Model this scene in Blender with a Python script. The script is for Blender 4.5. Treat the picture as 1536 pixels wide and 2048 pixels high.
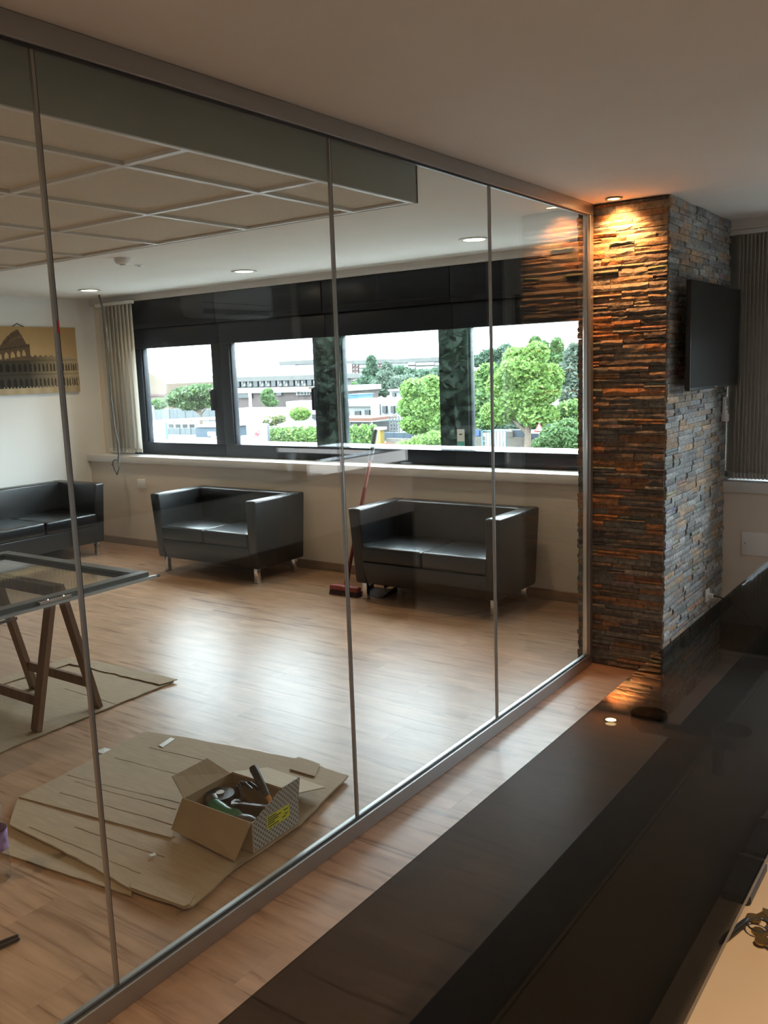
import bpy, bmesh, math, random
from mathutils import Vector, Matrix
random.seed(7)
S = bpy.context.scene
COL = S.collection
for o in list(bpy.data.objects): bpy.data.objects.remove(o)
# ------------------------------------------------------------------ camera
# X runs along the window wall, Y along the glass partition towards the windows, Z up
F = 1770.2
R0 = Vector((0.81535351, 0.57789385, -0.03517598))
R1 = Vector((0.06370246, -0.14993431, -0.98664163))
R2 = Vector((-0.57544821, 0.80222092, -0.15906272))
EYE = Vector((1.888, 0.0, 1.688))
cd = bpy.data.cameras.new('camera'); cam = bpy.data.objects.new('camera', cd); COL.objects.link(cam)
cd.sensor_fit = 'VERTICAL'; cd.sensor_height = 36.0; cd.lens = F * 36.0 / 2048.0
cd.clip_start = 0.05; cd.clip_end = 2000
M = Matrix.Identity(4)
for i in range(3):
    M[i][0] = R0[i]; M[i][1] = -R1[i]; M[i][2] = -R2[i]; M[i][3] = EYE[i]
cam.matrix_world = M
S.camera = cam
def ray(u, v): return R0 * ((u - 768) / F) + R1 * ((v - 1024) / F) + R2
def on_y(u, v, y):
    d = ray(u, v); return EYE + d * ((y - EYE.y) / d.y)
def on_z(u, v, z):
    d = ray(u, v); return EYE + d * ((z - EYE.z) / d.z)
def to_px(p):
    d = Vector(p) - EYE; w = d.dot(R2); return (768 + F * d.dot(R0) / w, 1024 + F * d.dot(R1) / w)
# ------------------------------------------------------------------ sky, daylight, exposure
w = bpy.data.worlds.new('overcast_sky'); S.world = w; w.use_nodes = True
bg = w.node_tree.nodes['Background']
bg.inputs[0].default_value = (0.76, 0.89, 1.0, 1); bg.inputs[1].default_value = 7.5
vs = S.view_settings
vs.view_transform = 'Standard'; vs.look = 'None'; vs.gamma = 1; vs.use_curve_mapping = False; vs.exposure = 1.75
def portal(name, x0, x1, z0, z1, y):
    l = bpy.data.lights.new(name, 'AREA'); l.shape = 'RECTANGLE'; l.size = x1 - x0; l.size_y = z1 - z0
    l.cycles.is_portal = True
    o = bpy.data.objects.new(name, l); COL.objects.link(o); o.location = ((x0 + x1) / 2, y, (z0 + z1) / 2)
    o.rotation_euler = (math.radians(-90), 0, 0)
portal('window_portal', -5.35, -0.1, 1.02, 2.0, 6.06)
portal('window_portal', 0.42, 3.2, 1.02, 2.0, 6.06)
# ------------------------------------------------------------------ materials
def lin(c): return tuple(((x / 255) / 12.92 if x <= 10 else ((x / 255 + 0.055) / 1.055) ** 2.4) for x in c)
def newmat(name):
    m = bpy.data.materials.new(name); m.use_nodes = True; nt = m.node_tree
    return m, nt, nt.nodes['Principled BSDF'], nt.nodes['Material Output']
def N(nt, typ, **kw):
    n = nt.nodes.new(typ)
    for k, v in kw.items(): setattr(n, k, v)
    return n
def mat(name, col, rough=0.5, metal=0.0, noise=0.0, nscale=8.0, bump=0.0, bscale=60.0, spec=0.5, emit=None, estr=0.0, stretch=(1, 1, 1), transl=0.0):
    m, nt, p, out = newmat(name)
    p.inputs['Base Color'].default_value = (*col, 1); p.inputs['Roughness'].default_value = rough
    p.inputs['Metallic'].default_value = metal; p.inputs['Specular IOR Level'].default_value = spec
    tc = N(nt, 'ShaderNodeTexCoord'); mp = N(nt, 'ShaderNodeMapping'); mp.inputs['Scale'].default_value = stretch
    nt.links.new(tc.outputs['Object'], mp.inputs[0])
    if noise > 0:
        n = N(nt, 'ShaderNodeTexNoise'); n.inputs['Scale'].default_value = nscale; n.inputs['Detail'].default_value = 5
        nt.links.new(mp.outputs[0], n.inputs['Vector'])
        r = N(nt, 'ShaderNodeValToRGB'); r.color_ramp.elements[0].position = 0.3; r.color_ramp.elements[1].position = 0.7
        r.color_ramp.elements[0].color = (*[c * (1 - noise) for c in col], 1); r.color_ramp.elements[1].color = (*[min(1, c * (1 + noise)) for c in col], 1)
        nt.links.new(n.outputs['Fac'], r.inputs[0]); nt.links.new(r.outputs[0], p.inputs['Base Color'])
    if bump > 0:
        n = N(nt, 'ShaderNodeTexNoise'); n.inputs['Scale'].default_value = bscale; n.inputs['Detail'].default_value = 4
        nt.links.new(mp.outputs[0], n.inputs['Vector'])
        b = N(nt, 'ShaderNodeBump'); b.inputs['Strength'].default_value = bump; b.inputs['Distance'].default_value = 0.004
        nt.links.new(n.outputs['Fac'], b.inputs['Height']); nt.links.new(b.outputs[0], p.inputs['Normal'])
    if emit:
        p.inputs['Emission Color'].default_value = (*emit, 1); p.inputs['Emission Strength'].default_value = estr
    if transl > 0:
        t = N(nt, 'ShaderNodeBsdfTranslucent'); t.inputs[0].default_value = (*col, 1)
        mx = N(nt, 'ShaderNodeMixShader'); mx.inputs[0].default_value = transl
        nt.links.new(p.outputs[0], mx.inputs[1]); nt.links.new(t.outputs[0], mx.inputs[2]); nt.links.new(mx.outputs[0], out.inputs[0])
    return m
def glass(name, tint, ior=1.5, rough=0.0):
    # thin architectural glass: tinted see-through plus Fresnel reflection
    m, nt, p, out = newmat(name); nt.nodes.remove(p)
    g = N(nt, 'ShaderNodeNewGeometry'); mr = N(nt, 'ShaderNodeMapRange')
    mr.inputs['To Min'].default_value = ior; mr.inputs['To Max'].default_value = 1 / ior
    nt.links.new(g.outputs['Backfacing'], mr.inputs['Value'])
    fr = N(nt, 'ShaderNodeFresnel'); nt.links.new(mr.outputs[0], fr.inputs['IOR'])
    t = N(nt, 'ShaderNodeBsdfTransparent'); t.inputs[0].default_value = (*tint, 1)
    gl = N(nt, 'ShaderNodeBsdfGlossy'); gl.inputs['Roughness'].default_value = rough
    mx = N(nt, 'ShaderNodeMixShader')
    nt.links.new(fr.outputs[0], mx.inputs[0]); nt.links.new(t.outputs[0], mx.inputs[1]); nt.links.new(gl.outputs[0], mx.inputs[2])
    nt.links.new(mx.outputs[0], out.inputs[0])
    return m
def attrmat(name, rough=0.7, noise=0.0, nscale=30.0, bump=0.0, bscale=60.0, transl=0.0, spec=0.4):
    m, nt, p, out = newmat(name); p.inputs['Roughness'].default_value = rough; p.inputs['Specular IOR Level'].default_value = spec
    a = N(nt, 'ShaderNodeAttribute'); a.attribute_name = 'tone'
    src = a.outputs['Color']; tc = N(nt, 'ShaderNodeTexCoord')
    if noise > 0:
        n = N(nt, 'ShaderNodeTexNoise'); n.inputs['Scale'].default_value = nscale; n.inputs['Detail'].default_value = 6
        nt.links.new(tc.outputs['Object'], n.inputs['Vector'])
        mr = N(nt, 'ShaderNodeMapRange'); mr.inputs['From Min'].default_value = 0.3; mr.inputs['From Max'].default_value = 0.7
        mr.inputs['To Min'].default_value = 1 - noise; mr.inputs['To Max'].default_value = 1 + noise
        nt.links.new(n.outputs['Fac'], mr.inputs['Value'])
        vm = N(nt, 'ShaderNodeVectorMath', operation='SCALE'); nt.links.new(src, vm.inputs[0]); nt.links.new(mr.outputs[0], vm.inputs['Scale'])
        src = vm.outputs[0]
    nt.links.new(src, p.inputs['Base Color'])
    if bump > 0:
        n = N(nt, 'ShaderNodeTexNoise'); n.inputs['Scale'].default_value = bscale; n.inputs['Detail'].default_value = 6
        nt.links.new(tc.outputs['Object'], n.inputs['Vector'])
        b = N(nt, 'ShaderNodeBump'); b.inputs['Strength'].default_value = bump; b.inputs['Distance'].default_value = 0.006
        nt.links.new(n.outputs['Fac'], b.inputs['Height']); nt.links.new(b.outputs[0], p.inputs['Normal'])
    if transl > 0:
        t = N(nt, 'ShaderNodeBsdfTranslucent'); nt.links.new(src, t.inputs[0])
        mx = N(nt, 'ShaderNodeMixShader'); mx.inputs[0].default_value = transl
        nt.links.new(p.outputs[0], mx.inputs[1]); nt.links.new(t.outputs[0], mx.inputs[2]); nt.links.new(mx.outputs[0], out.inputs[0])
    return m
def woodmat(name, light, dark, rough, streak=(1.2, 16, 16), bump=0.05):
    m, nt, p, out = newmat(name)
    tc = N(nt, 'ShaderNodeTexCoord'); oi = N(nt, 'ShaderNodeObjectInfo')
    sc = N(nt, 'ShaderNodeVectorMath', operation='SCALE'); sc.inputs[0].default_value = (37, 19, 11); nt.links.new(oi.outputs['Random'], sc.inputs['Scale'])
    ad = N(nt, 'ShaderNodeVectorMath', operation='ADD'); nt.links.new(tc.outputs['Object'], ad.inputs[0]); nt.links.new(sc.outputs[0], ad.inputs[1])
    mp = N(nt, 'ShaderNodeMapping'); mp.inputs['Scale'].default_value = streak; nt.links.new(ad.outputs[0], mp.inputs[0])
    n1 = N(nt, 'ShaderNodeTexNoise'); n1.inputs['Scale'].default_value = 1.6; n1.inputs['Detail'].default_value = 8; n1.inputs['Distortion'].default_value = 1.2
    nt.links.new(mp.outputs[0], n1.inputs['Vector'])
    r = N(nt, 'ShaderNodeValToRGB'); e = r.color_ramp.elements
    mid = [0.5 * (a + b) for a, b in zip(light, dark)]
    e[0].position = 0.28; e[0].color = (*dark, 1); e[1].position = 0.62; e[1].color = (*light, 1)
    k = e.new(0.42); k.color = (*[0.75 * a + 0.25 * b for a, b in zip(light, dark)], 1)
    nt.links.new(n1.outputs['Fac'], r.inputs[0])
    n2 = N(nt, 'ShaderNodeTexNoise'); n2.inputs['Scale'].default_value = 2.6; n2.inputs['Detail'].default_value = 3
    mp2 = N(nt, 'ShaderNodeMapping'); mp2.inputs['Scale'].default_value = (streak[0] * 1.3, streak[1] * 0.25, 1); nt.links.new(ad.outputs[0], mp2.inputs[0]); nt.links.new(mp2.outputs[0], n2.inputs['Vector'])
    mr = N(nt, 'ShaderNodeMapRange'); mr.inputs['From Min'].default_value = 0.3; mr.inputs['From Max'].default_value = 0.7; mr.inputs['To Min'].default_value = 0.82; mr.inputs['To Max'].default_value = 1.1
    nt.links.new(n2.outputs['Fac'], mr.inputs['Value'])
    tone = N(nt, 'ShaderNodeMapRange'); tone.inputs['To Min'].default_value = 0.93; tone.inputs['To Max'].default_value = 1.06; nt.links.new(oi.outputs['Random'], tone.inputs['Value'])
    mu = N(nt, 'ShaderNodeMath', operation='MULTIPLY'); nt.links.new(mr.outputs[0], mu.inputs[0]); nt.links.new(tone.outputs[0], mu.inputs[1])
    vm = N(nt, 'ShaderNodeVectorMath', operation='SCALE'); nt.links.new(r.outputs[0], vm.inputs[0]); nt.links.new(mu.outputs[0], vm.inputs['Scale'])
    nt.links.new(vm.outputs[0], p.inputs['Base Color']); p.inputs['Roughness'].default_value = rough
    b = N(nt, 'ShaderNodeBump'); b.inputs['Strength'].default_value = bump; b.inputs['Distance'].default_value = 0.002
    nt.links.new(n1.outputs['Fac'], b.inputs['Height']); nt.links.new(b.outputs[0], p.inputs['Normal'])
    return m
MT = {}
MT['floor'] = woodmat('laminate_oak', (0.45, 0.275, 0.172), (0.19, 0.095, 0.05), 0.33)
MT['floor'].node_tree.nodes['Principled BSDF'].inputs['Specular IOR Level'].default_value = 0.29
MT['trestle'] = woodmat('stained_pine', (0.19, 0.095, 0.045), (0.08, 0.035, 0.015), 0.5, (14, 14, 1.2))
MT['base'] = woodmat('baseboard_oak', (0.33, 0.23, 0.16), (0.18, 0.11, 0.07), 0.4)
MT['ceil'] = mat('painted_ceiling', (0.80, 0.75, 0.68), 0.9, noise=0.02, nscale=3)
MT['wall'] = mat('painted_wall', (0.86, 0.85, 0.83), 0.85, noise=0.02, nscale=3, bump=0.04, bscale=220)
MT['cream'] = mat('cream_wall', (0.76, 0.67, 0.57), 0.85, noise=0.02, nscale=3, bump=0.04, bscale=220)
MT['taupe'] = mat('taupe_wall', (0.21, 0.19, 0.175), 0.85, noise=0.02, nscale=3)
MT['sill'] = mat('white_sill', (0.72, 0.71, 0.69), 0.35)
MT['pelmet'] = mat('pelmet_white', (0.66, 0.63, 0.60), 0.5)
MT['fascia'] = mat('fascia_grey', (0.42, 0.44, 0.40), 0.8)
MT['tile'] = mat('mineral_tile', (0.72, 0.65, 0.53), 0.95, noise=0.05, nscale=120, bump=0.15, bscale=300)
MT['gridbar'] = mat('grid_white', (0.74, 0.73, 0.69), 0.4)
MT['alu'] = mat('satin_aluminium', (0.42, 0.42, 0.41), 0.38, 0.85)
MT['chrome'] = mat('chrome', (0.75, 0.75, 0.75), 0.15, 1.0)
MT['seal'] = mat('dark_seal', (0.05, 0.05, 0.05), 0.5)
MT['winframe'] = mat('black_window_frame', (0.008, 0.010, 0.015), 0.45, spec=0.3)
MT['shutter'] = mat('black_shutter_box', (0.008, 0.009, 0.013), 0.35, spec=0.3)
MT['pane'] = glass('clear_pane', (0.97, 0.985, 0.98))
MT['part'] = glass('partition_glass', (0.955, 0.975, 0.955))
MT['smoked'] = glass('smoked_glass', (0.39, 0.39, 0.385), 1.40)
MT['sashglass'] = glass('sash_glass', (0.93, 0.95, 0.93))
MT['leather'] = mat('black_leatherette', (0.006, 0.0065, 0.0075), 0.32, spec=0.62)
MT['slate'] = attrmat('split_slate', 0.75, 0.35, 45, 0.7, 90)
MT['mortar'] = mat('dark_backing', (0.05, 0.045, 0.04), 0.9)
MT['card'] = mat('cardboard', (0.37, 0.265, 0.165), 0.8, noise=0.10, nscale=5, stretch=(2, 14, 2))
MT['cardin'] = mat('cardboard_inner', (0.33, 0.22, 0.125), 0.8, noise=0.08, nscale=6)
MT['cardedge'] = mat('cardboard_torn', (0.22, 0.15, 0.09), 0.9, noise=0.2, nscale=30)
MT['black'] = mat('black_plastic', (0.012, 0.012, 0.013), 0.4)
MT['blacksat'] = mat('black_satin_panel', (0.010, 0.010, 0.010), 0.5)
MT['white'] = mat('white_plastic', (0.75, 0.75, 0.73), 0.4)
MT['blind'] = mat('blind_fabric', (0.80, 0.77, 0.72), 0.8, transl=0.42, noise=0.03, nscale=80)
MT['cable'] = mat('grey_cable', (0.09, 0.10, 0.10), 0.5)
MT['deskwhite'] = mat('pale_desk_panel', (0.72, 0.71, 0.69), 0.45)
MT['ledge'] = mat('gloss_white_ledge', (0.86, 0.86, 0.85), 0.2)
MT['strip'] = mat('backlit_acrylic', (0.8, 0.8, 0.8), 0.4, emit=(0.95, 0.98, 1.0), estr=1.1)
MT['worktop'] = mat('beige_worktop', (0.44, 0.33, 0.23), 0.5, noise=0.05, nscale=3)
MT['brass'] = mat('brass', (0.42, 0.27, 0.10), 0.3, 0.9)
MT['red'] = mat('red_handle', (0.20, 0.022, 0.016), 0.4)
MT['redhead'] = mat('red_brush_plastic', (0.30, 0.05, 0.04), 0.5)
MT['bristle'] = mat('dark_bristles', (0.06, 0.03, 0.03), 0.9)
MT['orange'] = mat('orange_wood_handle', (0.62, 0.26, 0.06), 0.5)
MT['green'] = mat('green_plastic', (0.012, 0.16, 0.085), 0.35)
MT['steel'] = mat('tool_steel', (0.13, 0.13, 0.135), 0.35, 0.9)
MT['yellow'] = mat('yellow_label', (0.62, 0.60, 0.03), 0.5)
MT['ink'] = mat('label_ink', (0.08, 0.09, 0.02), 0.6)
MT['print'] = attrmat('canvas_print', 0.8)
MT['bulb'] = mat('lit_diffuser', (1, 0.9, 0.75), 0.5, emit=(1.0, 0.80, 0.50), estr=9.0)
MT['halogen'] = mat('lit_halogen', (1, 0.9, 0.75), 0.5, emit=(1.0, 0.66, 0.30), estr=14.0)
MT['screen'] = mat('tv_screen', (0.008, 0.009, 0.010), 0.3)
MT['lcd'] = mat('grey_lcd', (0.28, 0.30, 0.29), 0.3)
MT['sticker'] = mat('red_sticker', (0.75, 0.03, 0.04), 0.5)
MT['tape'] = mat('clear_packing_tape', (0.72, 0.70, 0.66), 0.2)
MT['bottle'] = glass('clear_plastic', (0.93, 0.95, 0.97), 1.4, 0.05)
MT['blabel'] = mat('bottle_label', (0.35, 0.22, 0.42), 0.5, noise=0.5, nscale=40)
# box print: pale grey with a small dark repeat
def dotmat():
    m, nt, p, out = newmat('printed_cardboard')
    tc = N(nt, 'ShaderNodeTexCoord'); mp = N(nt, 'ShaderNodeMapping'); mp.inputs['Rotation'].default_value = (math.radians(45), 0, 0); mp.inputs['Scale'].default_value = (0.001, 70, 70)
    nt.links.new(tc.outputs['Object'], mp.inputs[0])
    v = N(nt, 'ShaderNodeTexVoronoi'); v.inputs['Randomness'].default_value = 0.0; v.inputs['Scale'].default_value = 1
    nt.links.new(mp.outputs[0], v.inputs['Vector'])
    r = N(nt, 'ShaderNodeValToRGB'); r.color_ramp.interpolation = 'CONSTANT'
    r.color_ramp.elements[0].color = (0.10, 0.09, 0.08, 1); r.color_ramp.elements[1].position = 0.30; r.color_ramp.elements[1].color = (0.40, 0.38, 0.36, 1)
    nt.links.new(v.outputs['Distance'], r.inputs[0]); nt.links.new(r.outputs[0], p.inputs['Base Color']); p.inputs['Roughness'].default_value = 0.6
    return m
MT['dots'] = dotmat()
# ------------------------------------------------------------------ mesh helpers
class MB:
    def __init__(s): s.v = []; s.f = []; s.c = []; s.smooth = False
    def add(s, vs, fs, col=None):
        b = len(s.v); s.v += [tuple(v) for v in vs]
        for f in fs: s.f.append([b + i for i in f]); s.c.append(col)
        return s
    def box(s, x0, x1, y0, y1, z0, z1, col=None):
        vs = [(x, y, z) for z in (z0, z1) for y in (y0, y1) for x in (x0, x1)]
        return s.add(vs, [(0, 2, 3, 1), (4, 5, 7, 6), (0, 1, 5, 4), (2, 6, 7, 3), (0, 4, 6, 2), (1, 3, 7, 5)], col)
    def bbox(s, x0, x1, y0, y1, z0, z1, r=0.02, seg=3, fn=None, col=None):
        bm = bmesh.new(); bmesh.ops.create_cube(bm, size=1)
        for v in bm.verts:
            v.co = Vector(((x0 + x1) / 2 + v.co.x * (x1 - x0), (y0 + y1) / 2 + v.co.y * (y1 - y0), (z0 + z1) / 2 + v.co.z * (z1 - z0)))
        bmesh.ops.bevel(bm, geom=bm.edges[:], offset=r, segments=seg, affect='EDGES', profile=0.5)
        if fn:
            for v in bm.verts: v.co = Vector(fn(v.co))
        bm.verts.index_update()
        s.add([v.co[:] for v in bm.verts], [[v.index for v in f.verts] for f in bm.faces], col); bm.free(); return s
    def hexa(s, b, t, col=None):      # bottom loop (4) and top loop (4), counter-clockwise from above
        return s.add(list(b) + list(t), [(3, 2, 1, 0), (4, 5, 6, 7), (0, 1, 5, 4), (1, 2, 6, 5), (2, 3, 7, 6), (3, 0, 4, 7)], col)
    def prism(s, pts, z0, z1, col=None):
        n = len(pts); vs = [(p[0], p[1], (z0(p) if callable(z0) else z0)) for p in pts] + [(p[0], p[1], (z1(p) if callable(z1) else z1)) for p in pts]
        return s.add(vs, [list(range(n))[::-1], list(range(n, 2 * n))] + [(i, (i + 1) % n, n + (i + 1) % n, n + i) for i in range(n)], col)
    def tube(s, path, r, n=10, cap=True, col=None):
        P = [Vector(p) for p in path]; rr = r if isinstance(r, (list, tuple)) else [r] * len(P); vs = []; up = None
        for i, p in enumerate(P):
            d = (P[min(i + 1, len(P) - 1)] - P[max(i - 1, 0)]).normalized()
            if up is None:
                up = Vector((0, 0, 1)) if abs(d.z) < 0.9 else Vector((1, 0, 0))
            a = d.cross(up).normalized(); b = a.cross(d).normalized(); up = b
            for k in range(n):
                t = 2 * math.pi * k / n; vs.append(p + (a * math.cos(t) + b * math.sin(t)) * rr[i])
        fs = []
        for i in range(len(P) - 1):
            for k in range(n): fs.append((i * n + k, i * n + (k + 1) % n, (i + 1) * n + (k + 1) % n, (i + 1) * n + k))
        if cap: fs += [list(range(n))[::-1], list(range((len(P) - 1) * n, len(P) * n))]
        return s.add(vs, fs, col)
    def bar(s, p, q, w, h, col=None, side=None):   # rectangular bar from p to q
        p = Vector(p); q = Vector(q); d = (q - p).normalized()
        a = Vector(side) if side else (d.cross(Vector((0, 0, 1))) if abs(d.z) < 0.95 else Vector((1, 0, 0)))
        a = (a - d * a.dot(d)).normalized(); b = d.cross(a)
        vs = [p + a * i * w / 2 + b * j * h / 2 for i, j in ((-1, -1), (1, -1), (1, 1), (-1, 1))] + [q + a * i * w / 2 + b * j * h / 2 for i, j in ((-1, -1), (1, -1), (1, 1), (-1, 1))]
        return s.add(vs, [(3, 2, 1, 0), (4, 5, 6, 7), (0, 1, 5, 4), (1, 2, 6, 5), (2, 3, 7, 6), (3, 0, 4, 7)], col)
    def lathe(s, prof, c, n=24, col=None, cap=True):
        vs = []; m = len(prof)
        for r, z in prof:
            for k in range(n): vs.append((c[0] + r * math.cos(2 * math.pi * k / n), c[1] + r * math.sin(2 * math.pi * k / n), c[2] + z))
        fs = [(i * n + k, i * n + (k + 1) % n, (i + 1) * n + (k + 1) % n, (i + 1) * n + k) for i in range(m - 1) for k in range(n)]
        if cap: fs += [list(range(n))[::-1], list(range((m - 1) * n, m * n))]
        return s.add(vs, fs, col)
    def mesh(s, name):
        me = bpy.data.meshes.new(name); me.from_pydata(s.v, [], s.f); me.validate(); me.update()
        if any(c is not None for c in s.c) and len(me.polygons) == len(s.c):
            at = me.color_attributes.new('tone', 'FLOAT_COLOR', 'CORNER'); buf = []
            for pl, c in zip(me.polygons, s.c):
                for _ in range(pl.loop_total): buf += [c[0], c[1], c[2], 1.0]
            at.data.foreach_set('color', buf)
        bm = bmesh.new(); bm.from_mesh(me); bmesh.ops.recalc_face_normals(bm, faces=bm.faces) if not s.c or s.c[0] is None else None
        bm.to_mesh(me); bm.free()
        if s.smooth:
            me.polygons.foreach_set('use_smooth', [True] * len(me.polygons))
            try: me.set_sharp_from_angle(angle=math.radians(40))
            except Exception: pass
        return me
    def build(s, name, m, parent=None, smooth=False):
        s.smooth = smooth; me = s.mesh(name)
        me.materials.append(MT[m] if isinstance(m, str) else m)
        o = bpy.data.objects.new(name, me); COL.objects.link(o)
        if parent: o.parent = parent
        return o
def tag(o, label, cat, group=None, kind=None):
    o['label'] = label; o['category'] = cat
    if group: o['group'] = group
    if kind: o['kind'] = kind
    return o
def thing(name, label, cat, loc=(0, 0, 0), rz=0.0, group=None, kind=None):
    o = bpy.data.objects.new(name, None); COL.objects.link(o); o.location = loc; o.rotation_euler = (0, 0, rz); o.empty_display_size = 0.1
    return tag(o, label, cat, group, kind)
def copy_tree(o, parent=None):
    c = o.copy(); COL.objects.link(c); c.parent = parent
    for ch in [k for k in bpy.data.objects if k.parent == o]: copy_tree(ch, c)
    return c
def lamp(name, typ, loc, energy, color, parent, **kw):
    l = bpy.data.lights.new(name, typ); l.energy = energy; l.color = color
    for k, v in kw.items(): setattr(l, k, v)
    o = bpy.data.objects.new(name, l); COL.objects.link(o); o.location = loc; o.parent = parent; return o
def st(name, mb, m, label, cat, smooth=False): return tag(mb.build(name, m, None, smooth), label, cat, kind='structure')
# ------------------------------------------------------------------ room shell
H = 2.5; XL = -6.0; XR = 3.25; YB = -2.4; YW = 5.95; YP = 5.75
fl = st('floor', MB().box(XL - 0.1, XR + 0.1, YB - 0.1, 6.1, -0.14, -0.010), 'mortar', 'wood laminate floor of long pale oak planks running under everything', 'floor')
PW = 0.195; PL = 1.2
pm = MB().box(-PL / 2 + 0.0002, PL / 2 - 0.0002, -PW / 2 + 0.0002, PW / 2 - 0.0002, -0.0098, 0.0).mesh('plank'); pm.materials.append(MT['floor'])
y = -0.6; row = 0; strayed = MB()
offs = [0.0, 0.4, 0.8, 0.2, 0.6, 1.0]
while y < YP + 0.05:
    x = XL - offs[row % 6] + PL / 2
    while x - PL / 2 < XR:
        u0 = to_px((x, y + PW / 2, 0)); vis = False
        d = Vector((x, y + PW / 2, 0)) - EYE
        if d.dot(R2) > 0.3 and -500 < u0[0] < 1700 and u0[1] < 2300: vis = True
        if vis:
            o = bpy.data.objects.new('plank', pm); COL.objects.link(o); o.parent = fl; o.location = (x, y + PW / 2, 0)
        else: strayed.box(x - PL / 2 + .0004, x + PL / 2 - .0004, y + .0004, y + PW - .0004, -0.0098, 0)
        x += PL
    y += PW; row += 1
strayed.box(XL - 0.05, XR + 0.05, YB - 0.05, -0.6, -0.0098, 0)
o = strayed.build('plank_field', 'floor', fl); o['kind'] = 'stuff'
st('ceiling', MB().box(XL - 0.1, XR + 0.1, YB - 0.1, 6.1, H, H + 0.15), 'ceil', 'smooth plastered ceiling painted off white over both rooms', 'ceiling')
st('wall_left', MB().box(XL - 0.1, XL, YB, 6.1, 0, H), 'wall', 'white wall behind the long sofa and the picture', 'wall')
st('wall_right', MB().box(XR, XR + 0.1, YB, 6.1, 0, H), 'taupe', 'taupe wall carrying the air conditioner seen mirrored in the glass', 'wall')
st('wall_back', MB().box(XL - 0.1, XR + 0.1, YB - 0.1, YB, 0, H), 'wall', 'plain off white wall behind the photographer', 'wall')
# window wall: low parapet, end strips and the solid band above the windows
ww = MB().box(XL, -0.07, YP, 6.1, 0, 0.85).box(0.41, XR, YP, 6.1, 0, 0.85).box(-0.07, 0.41, 5.765, 6.1, 0, 0.85).box(XL, -5.52, YW, 6.1, 0.85, H).box(XL, XR, YW + 0.06, 6.1, 2.16, H).box(-0.1, 0.43, YW - 0.02, 6.1, 0.85, H).box(3.19, XR, YW - 0.05, 6.1, 0.85, H)
st('wall_window', ww, 'cream', 'beige parapet wall under the ribbon of windows', 'wall')
st('trim_1', MB().bbox(XL, -0.07, 5.715, YW + 0.02, 0.85, 0.92, 0.006, 2), 'sill', 'long white window sill above the two loveseats', 'window sill', True)
st('trim_2', MB().bbox(0.41, XR, 5.715, YW + 0.02, 0.85, 0.92, 0.006, 2), 'sill', 'white window sill right of the stone pillar', 'window sill', True)
st('trim_3', MB().box(XL, -0.07, 5.90, YW + 0.06, 2.44, H), 'pelmet', 'white pelmet strip between ceiling and black shutter boxes', 'pelmet')
st('trim_4', MB().box(0.41, XR, 5.74, YW + 0.06, 2.44, H), 'pelmet', 'pelmet strip above the gathered grey blind', 'pelmet')
st('trim_5', MB().box(-5.5, 3.2, 6.1, 6.42, 0.96, 1.03), 'white', 'white outdoor ledge running along the foot of the windows', 'ledge')
st('baseboard_window', MB().bbox(XL, -0.07, 5.735, YP, 0, 0.075, 0.004, 1), 'base', 'brown wooden baseboard under the windows behind the loveseats', 'baseboard')
st('baseboard_left', MB().bbox(XL, XL + 0.015, YB, 5.735, 0, 0.075, 0.004, 1), 'base', 'brown wooden baseboard behind the long sofa', 'baseboard')
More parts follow.
